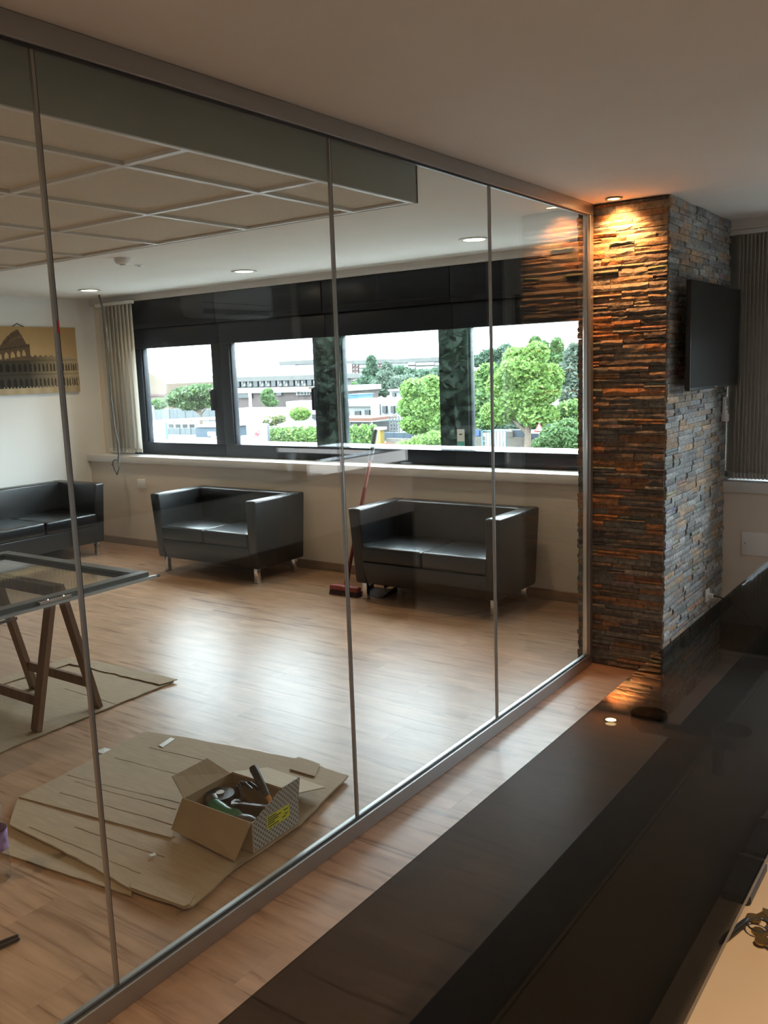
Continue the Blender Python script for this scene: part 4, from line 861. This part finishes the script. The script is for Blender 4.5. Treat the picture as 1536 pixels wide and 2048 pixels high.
# blue tank, terracotta canopy, kiosks
t, og = bld('water_tank', 'bright blue box tank on the roof line', 'tank', 706, 800, 86)
toground(697, 790, 716, 86, 3, 'tank_body', 'bluepl', t, og); slab(696.5, 788.5, 716.5, 790, 85.9, 3.2, 'lid', 'bluepl', t, og)
t, og = bld('terracotta_canopy', 'low canopy with a terracotta roof behind the hedge', 'canopy', 705, 845, 62)
slab(660, 836, 742, 842, 62, 4, 'roof', 'terrac', t, og); slab(660, 842, 742, 844, 61.8, 4.2, 'gutter', 'offw', t, og)
for u in (668, 700, 738): toground(u, 843, u + 1.6, 62.2, 0.2, 'post', 'lattice', t, og)
toground(662, 844, 790, 64, 0.4, 'dark_back_wall', 'darkwin', t, og)
t, og = bld('shipping_kiosk', 'blue grey sheet metal kiosk with white notices', 'kiosk', 415, 870, 56)
toground(391, 855, 445, 56, 3, 'body', 'bluefence', t, og); slab(389, 850, 447, 855, 55.8, 3.4, 'roof', 'offw', t, og)
slab(415, 864, 428, 872, 55.8, 0.2, 'notice', 'white', t, og); slab(422, 873, 432, 878, 55.8, 0.2, 'notice', 'white', t, og)
t, og = bld('sheet_fence', 'grey sheet metal fence with a wavy white top sheet', 'fence', 360, 860, 58)
for k in range(6): toground(326 + k * 11, 856, 336.6 + k * 11, 58 + 0.05 * (k % 2), 0.15, 'fence_panel', 'greyfence', t, og)
for k in range(8): slab(290 + k * 18, 842 - k * 0.9, 309 + k * 18, 846 - k * 0.9, 60 + 0.1 * (k % 2), 3, 'awning_sheet', 'roofw', t, og)
for k in range(5): toground(333 + 14 * k, 846, 334.2 + 14 * k, 60.2, 0.15, 'awning_post', 'white', t, og)
toground(330, 848, 392, 63.5, 0.3, 'dark_back_wall', 'darkwin', t, og)
t, og = bld('notice_board', 'large white billboard in a teal frame at the far left', 'billboard', 310, 870, 52)
slab(288, 847, 330, 880, 52, 0.15, 'board', 'white', t, og); slab(330, 846, 332.5, 881, 51.95, 0.25, 'frame_post', 'teal', t, og); slab(288, 879, 332.5, 881, 51.95, 0.25, 'frame_rail', 'teal', t, og)
toground(296, 879, 297.5, 52.05, 0.2, 'leg', 'teal', t, og); toground(325, 879, 326.5, 52.05, 0.2, 'leg', 'teal', t, og)
t, og = bld('glass_screen_fence', 'long bluish translucent screen behind the white awning', 'fence', 350, 830, 76)
for k in range(9): toground(290 + k * 16, 818, 305.5 + k * 16, 76 + 0.05 * (k % 2), 0.2, 'screen_panel', 'greyfence', t, og)
t, og = bld('light_pole', 'thin white pole with a lamp head near the beige hall', 'pole', 305, 840, 66)
toground(304.5, 812, 306, 66, 0.1, 'pole', 'white', t, og); slab(300.5, 811, 307, 814, 65.9, 0.2, 'lamp_head', 'lattice', t, og)
# hanging shop sign with scroll bracket
t, og = bld('hanging_sign', 'white rounded shop sign with a small red figure and scroll bracket', 'sign', 514, 870, 48)
x0, z1 = XZ(495, 848, 48); x1, z0 = XZ(534, 885, 48)
sg = MB().bbox(x0 - og[0], x1 - og[0], 0, 0.35, z0 - og[2], z1 - og[2], 0.15, 3).build('sign_panel', mat('sign_white', (0.17, 0.17, 0.18), 0.5), t, True)
MB().bbox(x0 - 0.09 - og[0], x1 + 0.05 - og[0], 0.06, 0.42, z0 - 0.06 - og[2], z1 + 0.05 - og[2], 0.17, 3).build('sign_case', 'greyfence', t, True)
def sgp(pts, m, nm):
    q = [XZ(u, v, 47.98) for u, v in pts]; n = len(q)
    MB().add([(a - og[0], -0.02, b - og[2]) for a, b in q] + [(a - og[0], -0.003, b - og[2]) for a, b in q], [list(range(n)), list(range(n, 2 * n))[::-1]] + [(i, n + i, n + (i + 1) % n, (i + 1) % n) for i in range(n)]).build(nm, m, sg)
for pts in ([(509, 865), (513, 864), (515, 867), (518, 865), (520, 868), (516, 870), (518, 873), (514, 873), (512, 870), (508, 871), (510, 868)], [(515, 861), (518, 860), (519, 862), (516, 863.5)], [(507, 872.5), (510, 872), (510, 874), (507.5, 874.5)]): sgp(pts, 'signred', 'red_mark')
xm = (x0 + x1) / 2 - og[0]; zt = z1 - og[2]; W_ = x1 - x0
for sx_ in (-1, 1):
    MB().tube([(xm + sx_ * W_ * 0.12, 0.17, zt), (xm + sx_ * W_ * 0.3, 0.17, zt + 0.35), (xm + sx_ * W_ * 0.55, 0.17, zt + 0.42), (xm + sx_ * W_ * 0.70, 0.17, zt + 0.25), (xm + sx_ * W_ * 0.62, 0.17, zt + 0.12)], 0.06, 6).build('scroll', 'white', t, True)
MB().tube([(xm - W_ * 0.2, 0.17, zt + 0.45), (xm, 0.17, zt), (xm + W_ * 0.2, 0.17, zt + 0.45)], 0.06, 6).build('brace', 'white', t, True)
MB().tube([(xm, 0.3, 0), (xm, 0.3, zt)], 0.08, 8).build('mast', 'white', t, True)
for (u, v, lab_) in ((576, 820, 'white utility pole left of the round bush'), (498, 797, 'white utility pole above the shop sign')):
    t, og = bld('utility_pole', lab_, 'pole', u, v, 74); toground(u - 1.6, v - 15, u + 1.6, 74, 0.2, 'shaft', 'white', t, og); slab(u - 4, v - 15.5, u + 4, v - 13, 73.9, 0.3, 'crossarm', 'white', t, og)
t, og = bld('yellow_gatepost', 'tall yellow gatepost at the end of the hedge', 'post', 756, 880, 50.5)
toground(750, 860, 760, 50.5, 0.5, 'post', 'yel', t, og); slab(748, 855, 762, 860, 50.4, 0.7, 'cap', 'white', t, og)
t, og = bld('lattice_mast', 'small grey lattice cage next to the bright tree', 'cage', 792, 850, 60)
for k in range(5): toground(778 + k * 6, 832, 779.3 + k * 6, 60, 0.1, 'upright', 'lattice', t, og)
for k in range(5): slab(778, 833 + k * 7, 803.3, 834.2 + k * 7, 60, 0.1, 'rung', 'lattice', t, og)
t, og = bld('orange_netting', 'orange building site netting along the low stone wall', 'netting', 795, 885, 50)
toground(772, 877, 826, 51, 0.4, 'low_wall', 'stonew', t, og)
pts = [(770, 885), (774, 886), (785, 888), (798, 886), (812, 889), (838, 892), (838, 897), (770, 897)]
q = [XZ(u, v, 50) for u, v in pts]; n = len(q)
MB().add([(a - og[0], 0.1 * math.sin(i), b - og[2]) for i, (a, b) in enumerate(q)] + [(a - og[0], 0.1 * math.sin(i) + 0.06, b - og[2]) for i, (a, b) in enumerate(q)], [list(range(n)), list(range(n, 2 * n))[::-1]] + [(i, n + i, n + (i + 1) % n, (i + 1) % n) for i in range(n)]).build('net', 'orn', t)
t, og = bld('blue_sheet_fence', 'dark blue sheet fence behind the orange netting', 'fence', 800, 870, 56)
for k in range(6): toground(768 + k * 20, 865 + 0.3 * (k % 2), 787.5 + k * 20, 56, 0.15, 'fence_panel', 'bluefence', t, og)
# gate, walls and road signs by the trees
t, og = bld('blue_gate', 'blue framed mesh gate between two stone walls', 'gate', 988, 880, 54)
for (a, b, c, d) in ((963, 861, 1012, 863), (963, 882, 1012, 884), (963, 861, 965, 896), (1010, 861, 1012, 896), (981, 861, 982.5, 896)): slab(a, b, c, d, 54, 0.12, 'gate_bar', mat('gate_blue', (0.10, 0.24, 0.36), 0.5) if 'gateb' not in MT else MT['gateb'], t, og)
for k in range(7): slab(965 + k * 6.7, 863, 966 + k * 6.7, 896, 54.05, 0.05, 'mesh_wire', 'lattice', t, og)
t, og = bld('stone_wall', 'pale stone wall section left of the blue gate', 'wall', 945, 885, 54); toground(925, 873, 963, 54, 0.5, 'wall', 'stonew', t, og); slab(925, 858, 963, 873, 54.2, 0.1, 'fence_sheet', 'bluefence', t, og); slab(950, 861, 958, 872, 54.1, 0.1, 'blue_notice', 'signblue', t, og)
t, og = bld('stone_wall', 'long pale stone wall with blue fence right of the gate', 'wall', 1060, 885, 54); toground(1013, 874, 1060, 54, 0.5, 'wall', 'stonew', t, og); toground(1060, 880, 1105, 54, 0.5, 'wall', 'stonew', t, og); slab(1013, 863, 1023, 874, 53.9, 0.6, 'pier', 'stonew', t, og); slab(1023, 860, 1060, 874, 54.2, 0.1, 'fence_sheet', 'bluefence', t, og); slab(1060, 867, 1200, 881, 54.2, 0.1, 'fence_sheet', 'bluefence', t, og)
t, og = bld('warning_sign', 'triangular red and white road sign among the trees', 'road sign', 1078, 860, 49)
def tri(s, m, nm, dy):
    c = XZ(1078, 856, 49); r = 0.34 * s; q = [(c[0] - r, c[1] - r * 0.75), (c[0] + r, c[1] - r * 0.75), (c[0], c[1] + r)]
    MB().add([(a - og[0], dy, b - og[2]) for a, b in q] + [(a - og[0], dy + 0.02, b - og[2]) for a, b in q], [(0, 1, 2), (5, 4, 3), (0, 3, 4, 1), (1, 4, 5, 2), (2, 5, 3, 0)]).build(nm, m, t)
tri(1.0, 'signred', 'border', 0); tri(0.6, 'white', 'face', -0.02); slab(1074.5, 863, 1082, 867, 49, 0.03, 'supplement', 'white', t, og); toground(1077.5, 860, 1078.7, 49.05, 0.05, 'post', 'lattice', t, og)
t, og = bld('blue_road_sign', 'round blue road sign beside the triangular one', 'road sign', 1100, 860, 49)
c = XZ(1100, 858, 49); MB().tube([(c[0] - og[0], 0, c[1] - og[2]), (c[0] - og[0], 0.03, c[1] - og[2])], 0.32, 18).build('disc', 'signblue', t); MB().bar((c[0] - og[0] - 0.12, -0.01, c[1] - og[2] + 0.12), (c[0] - og[0] + 0.1, -0.01, c[1] - og[2] - 0.14), 0.02, 0.07).build('arrow', 'white', t); toground(1099.5, 862, 1100.6, 49.05, 0.05, 'post', 'lattice', t, og)
# apartment blocks, far away
def apartments(u0, u1, vt, vb, Y, bays, floors, label):
    t, og = bld('apartment_block', label, 'building', (u0 + u1) / 2, vb, Y)
    toground(u0, vt, u1, Y, 15, 'wall', 'offw', t, og)
    fh = (vb - vt) / floors
    for (a, b, m) in bays:
        if m == 'redbrown':
            p = slab(a, vt + 1, b, vb, Y - 0.5, 0.6, 'stair_tower', m, t, og)
            for k in range(floors):
                slab(a + (b - a) * 0.25, vt + fh * (k + 0.35), a + (b - a) * 0.42, vt + fh * (k + 0.7), Y - 0.8, 0.4, 'window', 'offw', p, og); slab(a + (b - a) * 0.65, vt + fh * (k + 0.35), a + (b - a) * 0.85, vt + fh * (k + 0.7), Y - 0.8, 0.4, 'window', 'offw', p, og)
        else:
            for k in range(floors):
                p = slab(a, vt + fh * (k + 0.5), b, vt + fh * (k + 1), Y - 1.5, 1.6, 'balcony', 'roofw', t, og)
                slab(a + 0.5, vt + fh * (k + 0.12), b - 0.5, vt + fh * (k + 0.5), Y - 0.2, 0.3, 'window_band', 'concrete' if k % 2 else 'darkwin', t, og)
    slab(u0 - 2, vt - 4, u1 + 1, vt - 1, Y - 1, 17, 'roof_slab', 'concrete', t, og)
    for k in range(5): slab(u0 + (u1 - u0) * (0.08 + 0.19 * k), vt - 8, u0 + (u1 - u0) * (0.18 + 0.19 * k), vt - 4, Y + 4, 6, 'penthouse', 'roofw', t, og)
apartments(664, 775, 727, 772, 300, [(666, 679, 'b'), (679, 702, 'b'), (702, 718, 'redbrown'), (719, 751, 'b'), (752, 766, 'redbrown'), (767, 774, 'b')], 6, 'large apartment block with white balconies and maroon stair towers')
apartments(560, 662, 727, 765, 330, [(562, 590, 'b'), (592, 626, 'b'), (628, 660, 'b')], 5, 'far pale apartment block above the factory roof')
apartments(795, 905, 722, 760, 420, [(797, 830, 'b'), (832, 868, 'b'), (870, 903, 'b')], 5, 'faint pale apartment row on the horizon')
# ---- vegetation
lr = random.Random(11)
def leaves(mb, c, r, n, size, cols, shell=0.55):
    for _ in range(n):
        d = Vector((lr.gauss(0, 1), lr.gauss(0, 1), lr.gauss(0, 1))).normalized() * (shell + (1 - shell) * lr.random() ** 0.6)
        p = Vector((c[0] + d.x * r[0], c[1] + d.y * r[1], c[2] + d.z * r[2])); s = size * lr.uniform(0.6, 1.3)
        a = Vector((lr.gauss(0, 1), lr.gauss(0, 1), lr.gauss(0, 0.7))).normalized(); b = a.cross(Vector((lr.gauss(0, 1), lr.gauss(0, 1), lr.gauss(0, 1)))).normalized()
        col = lr.choice(cols); k = lr.uniform(0.8, 1.2)
        mb.add([p - a * s, p + b * s * 0.5, p + a * s, p - b * s * 0.5], [(0, 1, 2, 3)], tuple(x * k for x in col))
BRIGHT = [(0.115, 0.20, 0.045), (0.09, 0.165, 0.04), (0.15, 0.23, 0.055)]; MIDG = [(0.065, 0.12, 0.04), (0.05, 0.10, 0.035), (0.08, 0.14, 0.045)]
PINE = [(0.055, 0.095, 0.04), (0.045, 0.08, 0.035), (0.085, 0.13, 0.045)]; DARK = [(0.05, 0.085, 0.055), (0.04, 0.07, 0.045), (0.06, 0.10, 0.06)]; GREYG = [(0.085, 0.115, 0.085), (0.07, 0.10, 0.075), (0.10, 0.13, 0.095)]
def tree(name, label, base, Y, blobs, n, size, cols, cat='tree', trunk=0.18, group='trees outside'):
    # blobs: image centre u,v and half sizes du,dv on the plane Y
    bx_, _ = XZ(base[0], base[1], Y); og = Vector((bx_, Y, GZ)); t = thing(name, label, cat, tuple(og), group=group); cr = MB(); br = MB()
    sc = abs(XZ(1000, 760, Y)[0] - XZ(1001, 760, Y)[0]); tot = sum(b[2] * b[3] for b in blobs); top = 0
    for (u, v, du, dv) in blobs:
        x, z = XZ(u, v, Y); rx, rz = du * sc, dv * sc * 0.97; c = Vector((x, Y, z)) - og
        c.y += lr.uniform(-0.3, 0.3) * rx
        leaves(cr, c, (rx, rx * 0.9, rz), int(1.7 * n * du * dv / tot), size * 0.74, cols)
        if trunk: br.tube([(lr.uniform(-.05, .05), 0, max(0.4, min(c.z * 0.45, c.z - rz * 0.5))), tuple(c * 0.75 + Vector((0, 0, c.z * 0.2)))], [trunk * 0.6, trunk * 0.2], 6)
        top = max(top, c.z)
    cr.build('crown', 'leaf', t)
    if trunk:
        br.tube([(0, 0, 0), (0.05, 0.02, top * 0.3), (-0.03, 0, top * 0.75)], [trunk, trunk * 0.8, trunk * 0.35], 8); br.build('trunk', 'bark', t, True)
    return t
tree('umbrella_pine', 'dark green umbrella pine with a broad rounded crown at left', (402, 845), 68, [(378, 790, 46, 19), (408, 782, 46, 16), (352, 800, 22, 15), (430, 800, 30, 20), (385, 808, 40, 14)], 5200, 0.36, PINE)
tree('shrub', 'pale green shrub between the beige hall and the pine', (318, 845), 70, [(318, 808, 20, 12)], 700, 0.32, MIDG, 'shrub', 0, 'shrubs outside')
tree('ivy', 'green ivy climbing over the middle of the brick factory wall', (537, 815), 96.5, [(537, 795, 14, 18), (541, 805, 15, 9), (536, 785, 10, 9)], 1500, 0.42, MIDG, 'ivy', 0, None)
tree('round_bush', 'round bright green bush in front of the white wall', (597, 845), 66, [(597, 828, 22, 13)], 1400, 0.30, BRIGHT, 'bush', 0, 'shrubs outside')
tree('shrub', 'loose brownish green shrub right of the shop sign', (545, 850), 68, [(545, 842, 20, 9), (560, 838, 12, 8)], 700, 0.30, [(0.13, 0.14, 0.05), (0.10, 0.12, 0.05)], 'shrub', 0, 'shrubs outside')
tree('dark_conifer', 'tall layered conifer standing before the apartment block', (740, 800), 135, [(742, 725, 9, 14), (740, 745, 17, 13), (738, 765, 24, 13), (742, 782, 22, 12)], 2200, 0.75, DARK, trunk=0.4)
tree('dark_conifer', 'greyish conifer right of the tall layered one', (770, 800), 128, [(772, 738, 10, 14), (772, 755, 18, 14), (768, 775, 26, 16)], 1900, 0.7, GREYG, trunk=0.35)
tree('grove_tree', 'green tree low beside the blue tank', (695, 800), 122, [(688, 770, 18, 10), (706, 775, 14, 9), (728, 790, 22, 10)], 1300, 0.65, MIDG, trunk=0.25)
tree('grove_tree', 'rounded dark green tree on the skyline right of the conifers', (800, 790), 170, [(798, 745, 20, 13), (820, 752, 18, 12), (785, 765, 24, 14)], 1500, 0.9, DARK, trunk=0.4)
tree('grove_tree', 'distant dark tree line in front of the faint apartment row', (860, 790), 180, [(850, 752, 26, 12), (885, 748, 26, 13), (915, 752, 26, 14), (830, 762, 22, 12)], 2200, 0.95, DARK, trunk=0.4)
tree('grove_tree', 'pale spiky tree in the middle of the third window', (800, 800), 95, [(796, 770, 22, 17), (818, 765, 16, 14)], 1300, 0.5, GREYG, trunk=0.25)
tree('bright_tree', 'bright green leafy tree in the third window hiding the white building', (838, 885), 53, [(830, 780, 28, 22), (862, 775, 24, 24), (820, 815, 26, 20), (855, 815, 32, 26), (838, 848, 36, 20), (872, 845, 26, 24)], 6800, 0.25, BRIGHT)
tree('shrub', 'low leafy shrub in front of the orange netting', (840, 890), 48, [(850, 884, 36, 14), (872, 876, 20, 14), (815, 890, 22, 8)], 2200, 0.2, BRIGHT, 'shrub', 0, 'shrubs outside')
tree('bright_tree', 'large light green tree in the middle of the fourth window', (1055, 897), 52, [(1050, 740, 42, 26), (1010, 770, 38, 26), (1080, 780, 38, 28), (1040, 800, 48, 26), (1000, 825, 36, 22), (1075, 830, 38, 22), (1072, 708, 22, 22), (1030, 715, 24, 18), (1100, 755, 24, 24)], 11500, 0.25, BRIGHT, trunk=0.24)
tree('bright_tree', 'yellow green tree just right of the tinted pane', (955, 880), 66, [(950, 770, 26, 26), (965, 800, 28, 26), (945, 815, 24, 26), (975, 745, 22, 18), (960, 845, 30, 18)], 4200, 0.32, MIDG + BRIGHT)
tree('grove_tree', 'dark feathery pine behind the light green tree', (1000, 850), 90, [(985, 715, 22, 14), (1010, 705, 16, 14), (955, 722, 24, 10), (1000, 735, 26, 16)], 2200, 0.5, DARK, trunk=0.35)
tree('tall_pale_tree', 'tall pale green tree rising behind, with two pointed tops', (1090, 870), 75, [(1070, 690, 11, 16), (1085, 696, 9, 13), (1112, 694, 11, 16), (1120, 725, 24, 22), (1090, 730, 24, 22)], 3200, 0.36, MIDG)
tree('silver_tree', 'grey green silvery tree right beside the stone pillar', (1145, 890), 66, [(1148, 715, 20, 26), (1140, 750, 26, 26), (1165, 760, 26, 34), (1150, 790, 30, 24), (1190, 740, 30, 44)], 5600, 0.28, GREYG)
tree('bright_tree', 'light green tree low beside the pillar below the silvery one', (1150, 890), 61, [(1145, 820, 30, 18), (1175, 825, 30, 22), (1115, 840, 22, 22), (1165, 850, 34, 18)], 4800, 0.24, BRIGHT + MIDG)
tree('shrub', 'wispy pale shrub in front of the road signs', (1110, 895), 46, [(1120, 870, 34, 22), (1095, 888, 28, 14), (1135, 852, 16, 14), (1150, 885, 26, 16)], 3200, 0.18, MIDG, 'shrub', 0, 'shrubs outside')
tree('grove_tree', 'shady dark green thicket behind the blue gate', (985, 880), 70, [(945, 850, 30, 26), (985, 850, 34, 24), (1030, 852, 34, 22), (1075, 850, 32, 22), (1120, 850, 34, 24)], 4200, 0.36, DARK, trunk=0.2)
# tall evergreens close to the front room windows, mirrored in the partition
for k, (x_, y_, h_, w_, lab_) in enumerate(((5.6, 18.0, 7.0, 2.3, 'tall dark evergreen outside the front room, nearest the pillar'), (10.6, 18.5, 7.2, 2.4, 'tallest dark evergreen outside the front room windows'), (16.5, 19.0, 7.1, 2.4, 'third dark evergreen outside the front room windows'), (22.0, 19.5, 7.3, 2.4, 'last dark evergreen in the row outside the front room'), (7.7, 25.0, 7.6, 2.6, 'dark evergreen in the gap behind the nearest two outside the front room'), (13.8, 25.5, 7.5, 2.6, 'dark evergreen behind the second and third outside the front room'), (19.5, 26.0, 7.6, 2.6, 'dark evergreen behind the third and last outside the front room'), (25.2, 26.5, 7.6, 2.6, 'farthest dark evergreen outside the front room'))):
    t = thing('evergreen', lab_, 'tree', (x_, y_, GZ), group='evergreens outside the front room'); cr = MB()
    for q in range(6):
        f_ = q / 5; leaves(cr, (lr.uniform(-.3, .3), lr.uniform(-.3, .3), 1.2 + (h_ - 2.2) * f_), (w_ * (1.05 - 0.25 * f_), w_ * (1.05 - 0.25 * f_), h_ * 0.16), 2000, 0.18, DARK, 0.3)
    cr.build('crown', 'leaf', t); MB().tube([(0, 0, 0), (0.05, 0, h_ * 0.5), (0, 0, h_ * 0.9)], [0.25, 0.18, 0.05], 8).build('trunk', 'bark', t, True)
# clipped hedge
x0, z1 = XZ(532, 857, 51); x1, z1b = XZ(748, 850, 51); hg = thing('hedge', 'long clipped bright green hedge along the street', 'hedge', ((x0 + x1) / 2, 51, GZ)); cr = MB()
for k in range(46):
    x = x0 + (x1 - x0) * (k + 0.5) / 46 - (x0 + x1) / 2; zt = (z1 + (z1b - z1) * k / 46) - GZ
    leaves(cr, (x, 0, zt * 0.5), ((x1 - x0) / 70, 0.7, zt * 0.5 + 0.10 * math.sin(k * 1.7)), 210, 0.17, BRIGHT if k % 2 else MIDG + BRIGHT, 0.7)
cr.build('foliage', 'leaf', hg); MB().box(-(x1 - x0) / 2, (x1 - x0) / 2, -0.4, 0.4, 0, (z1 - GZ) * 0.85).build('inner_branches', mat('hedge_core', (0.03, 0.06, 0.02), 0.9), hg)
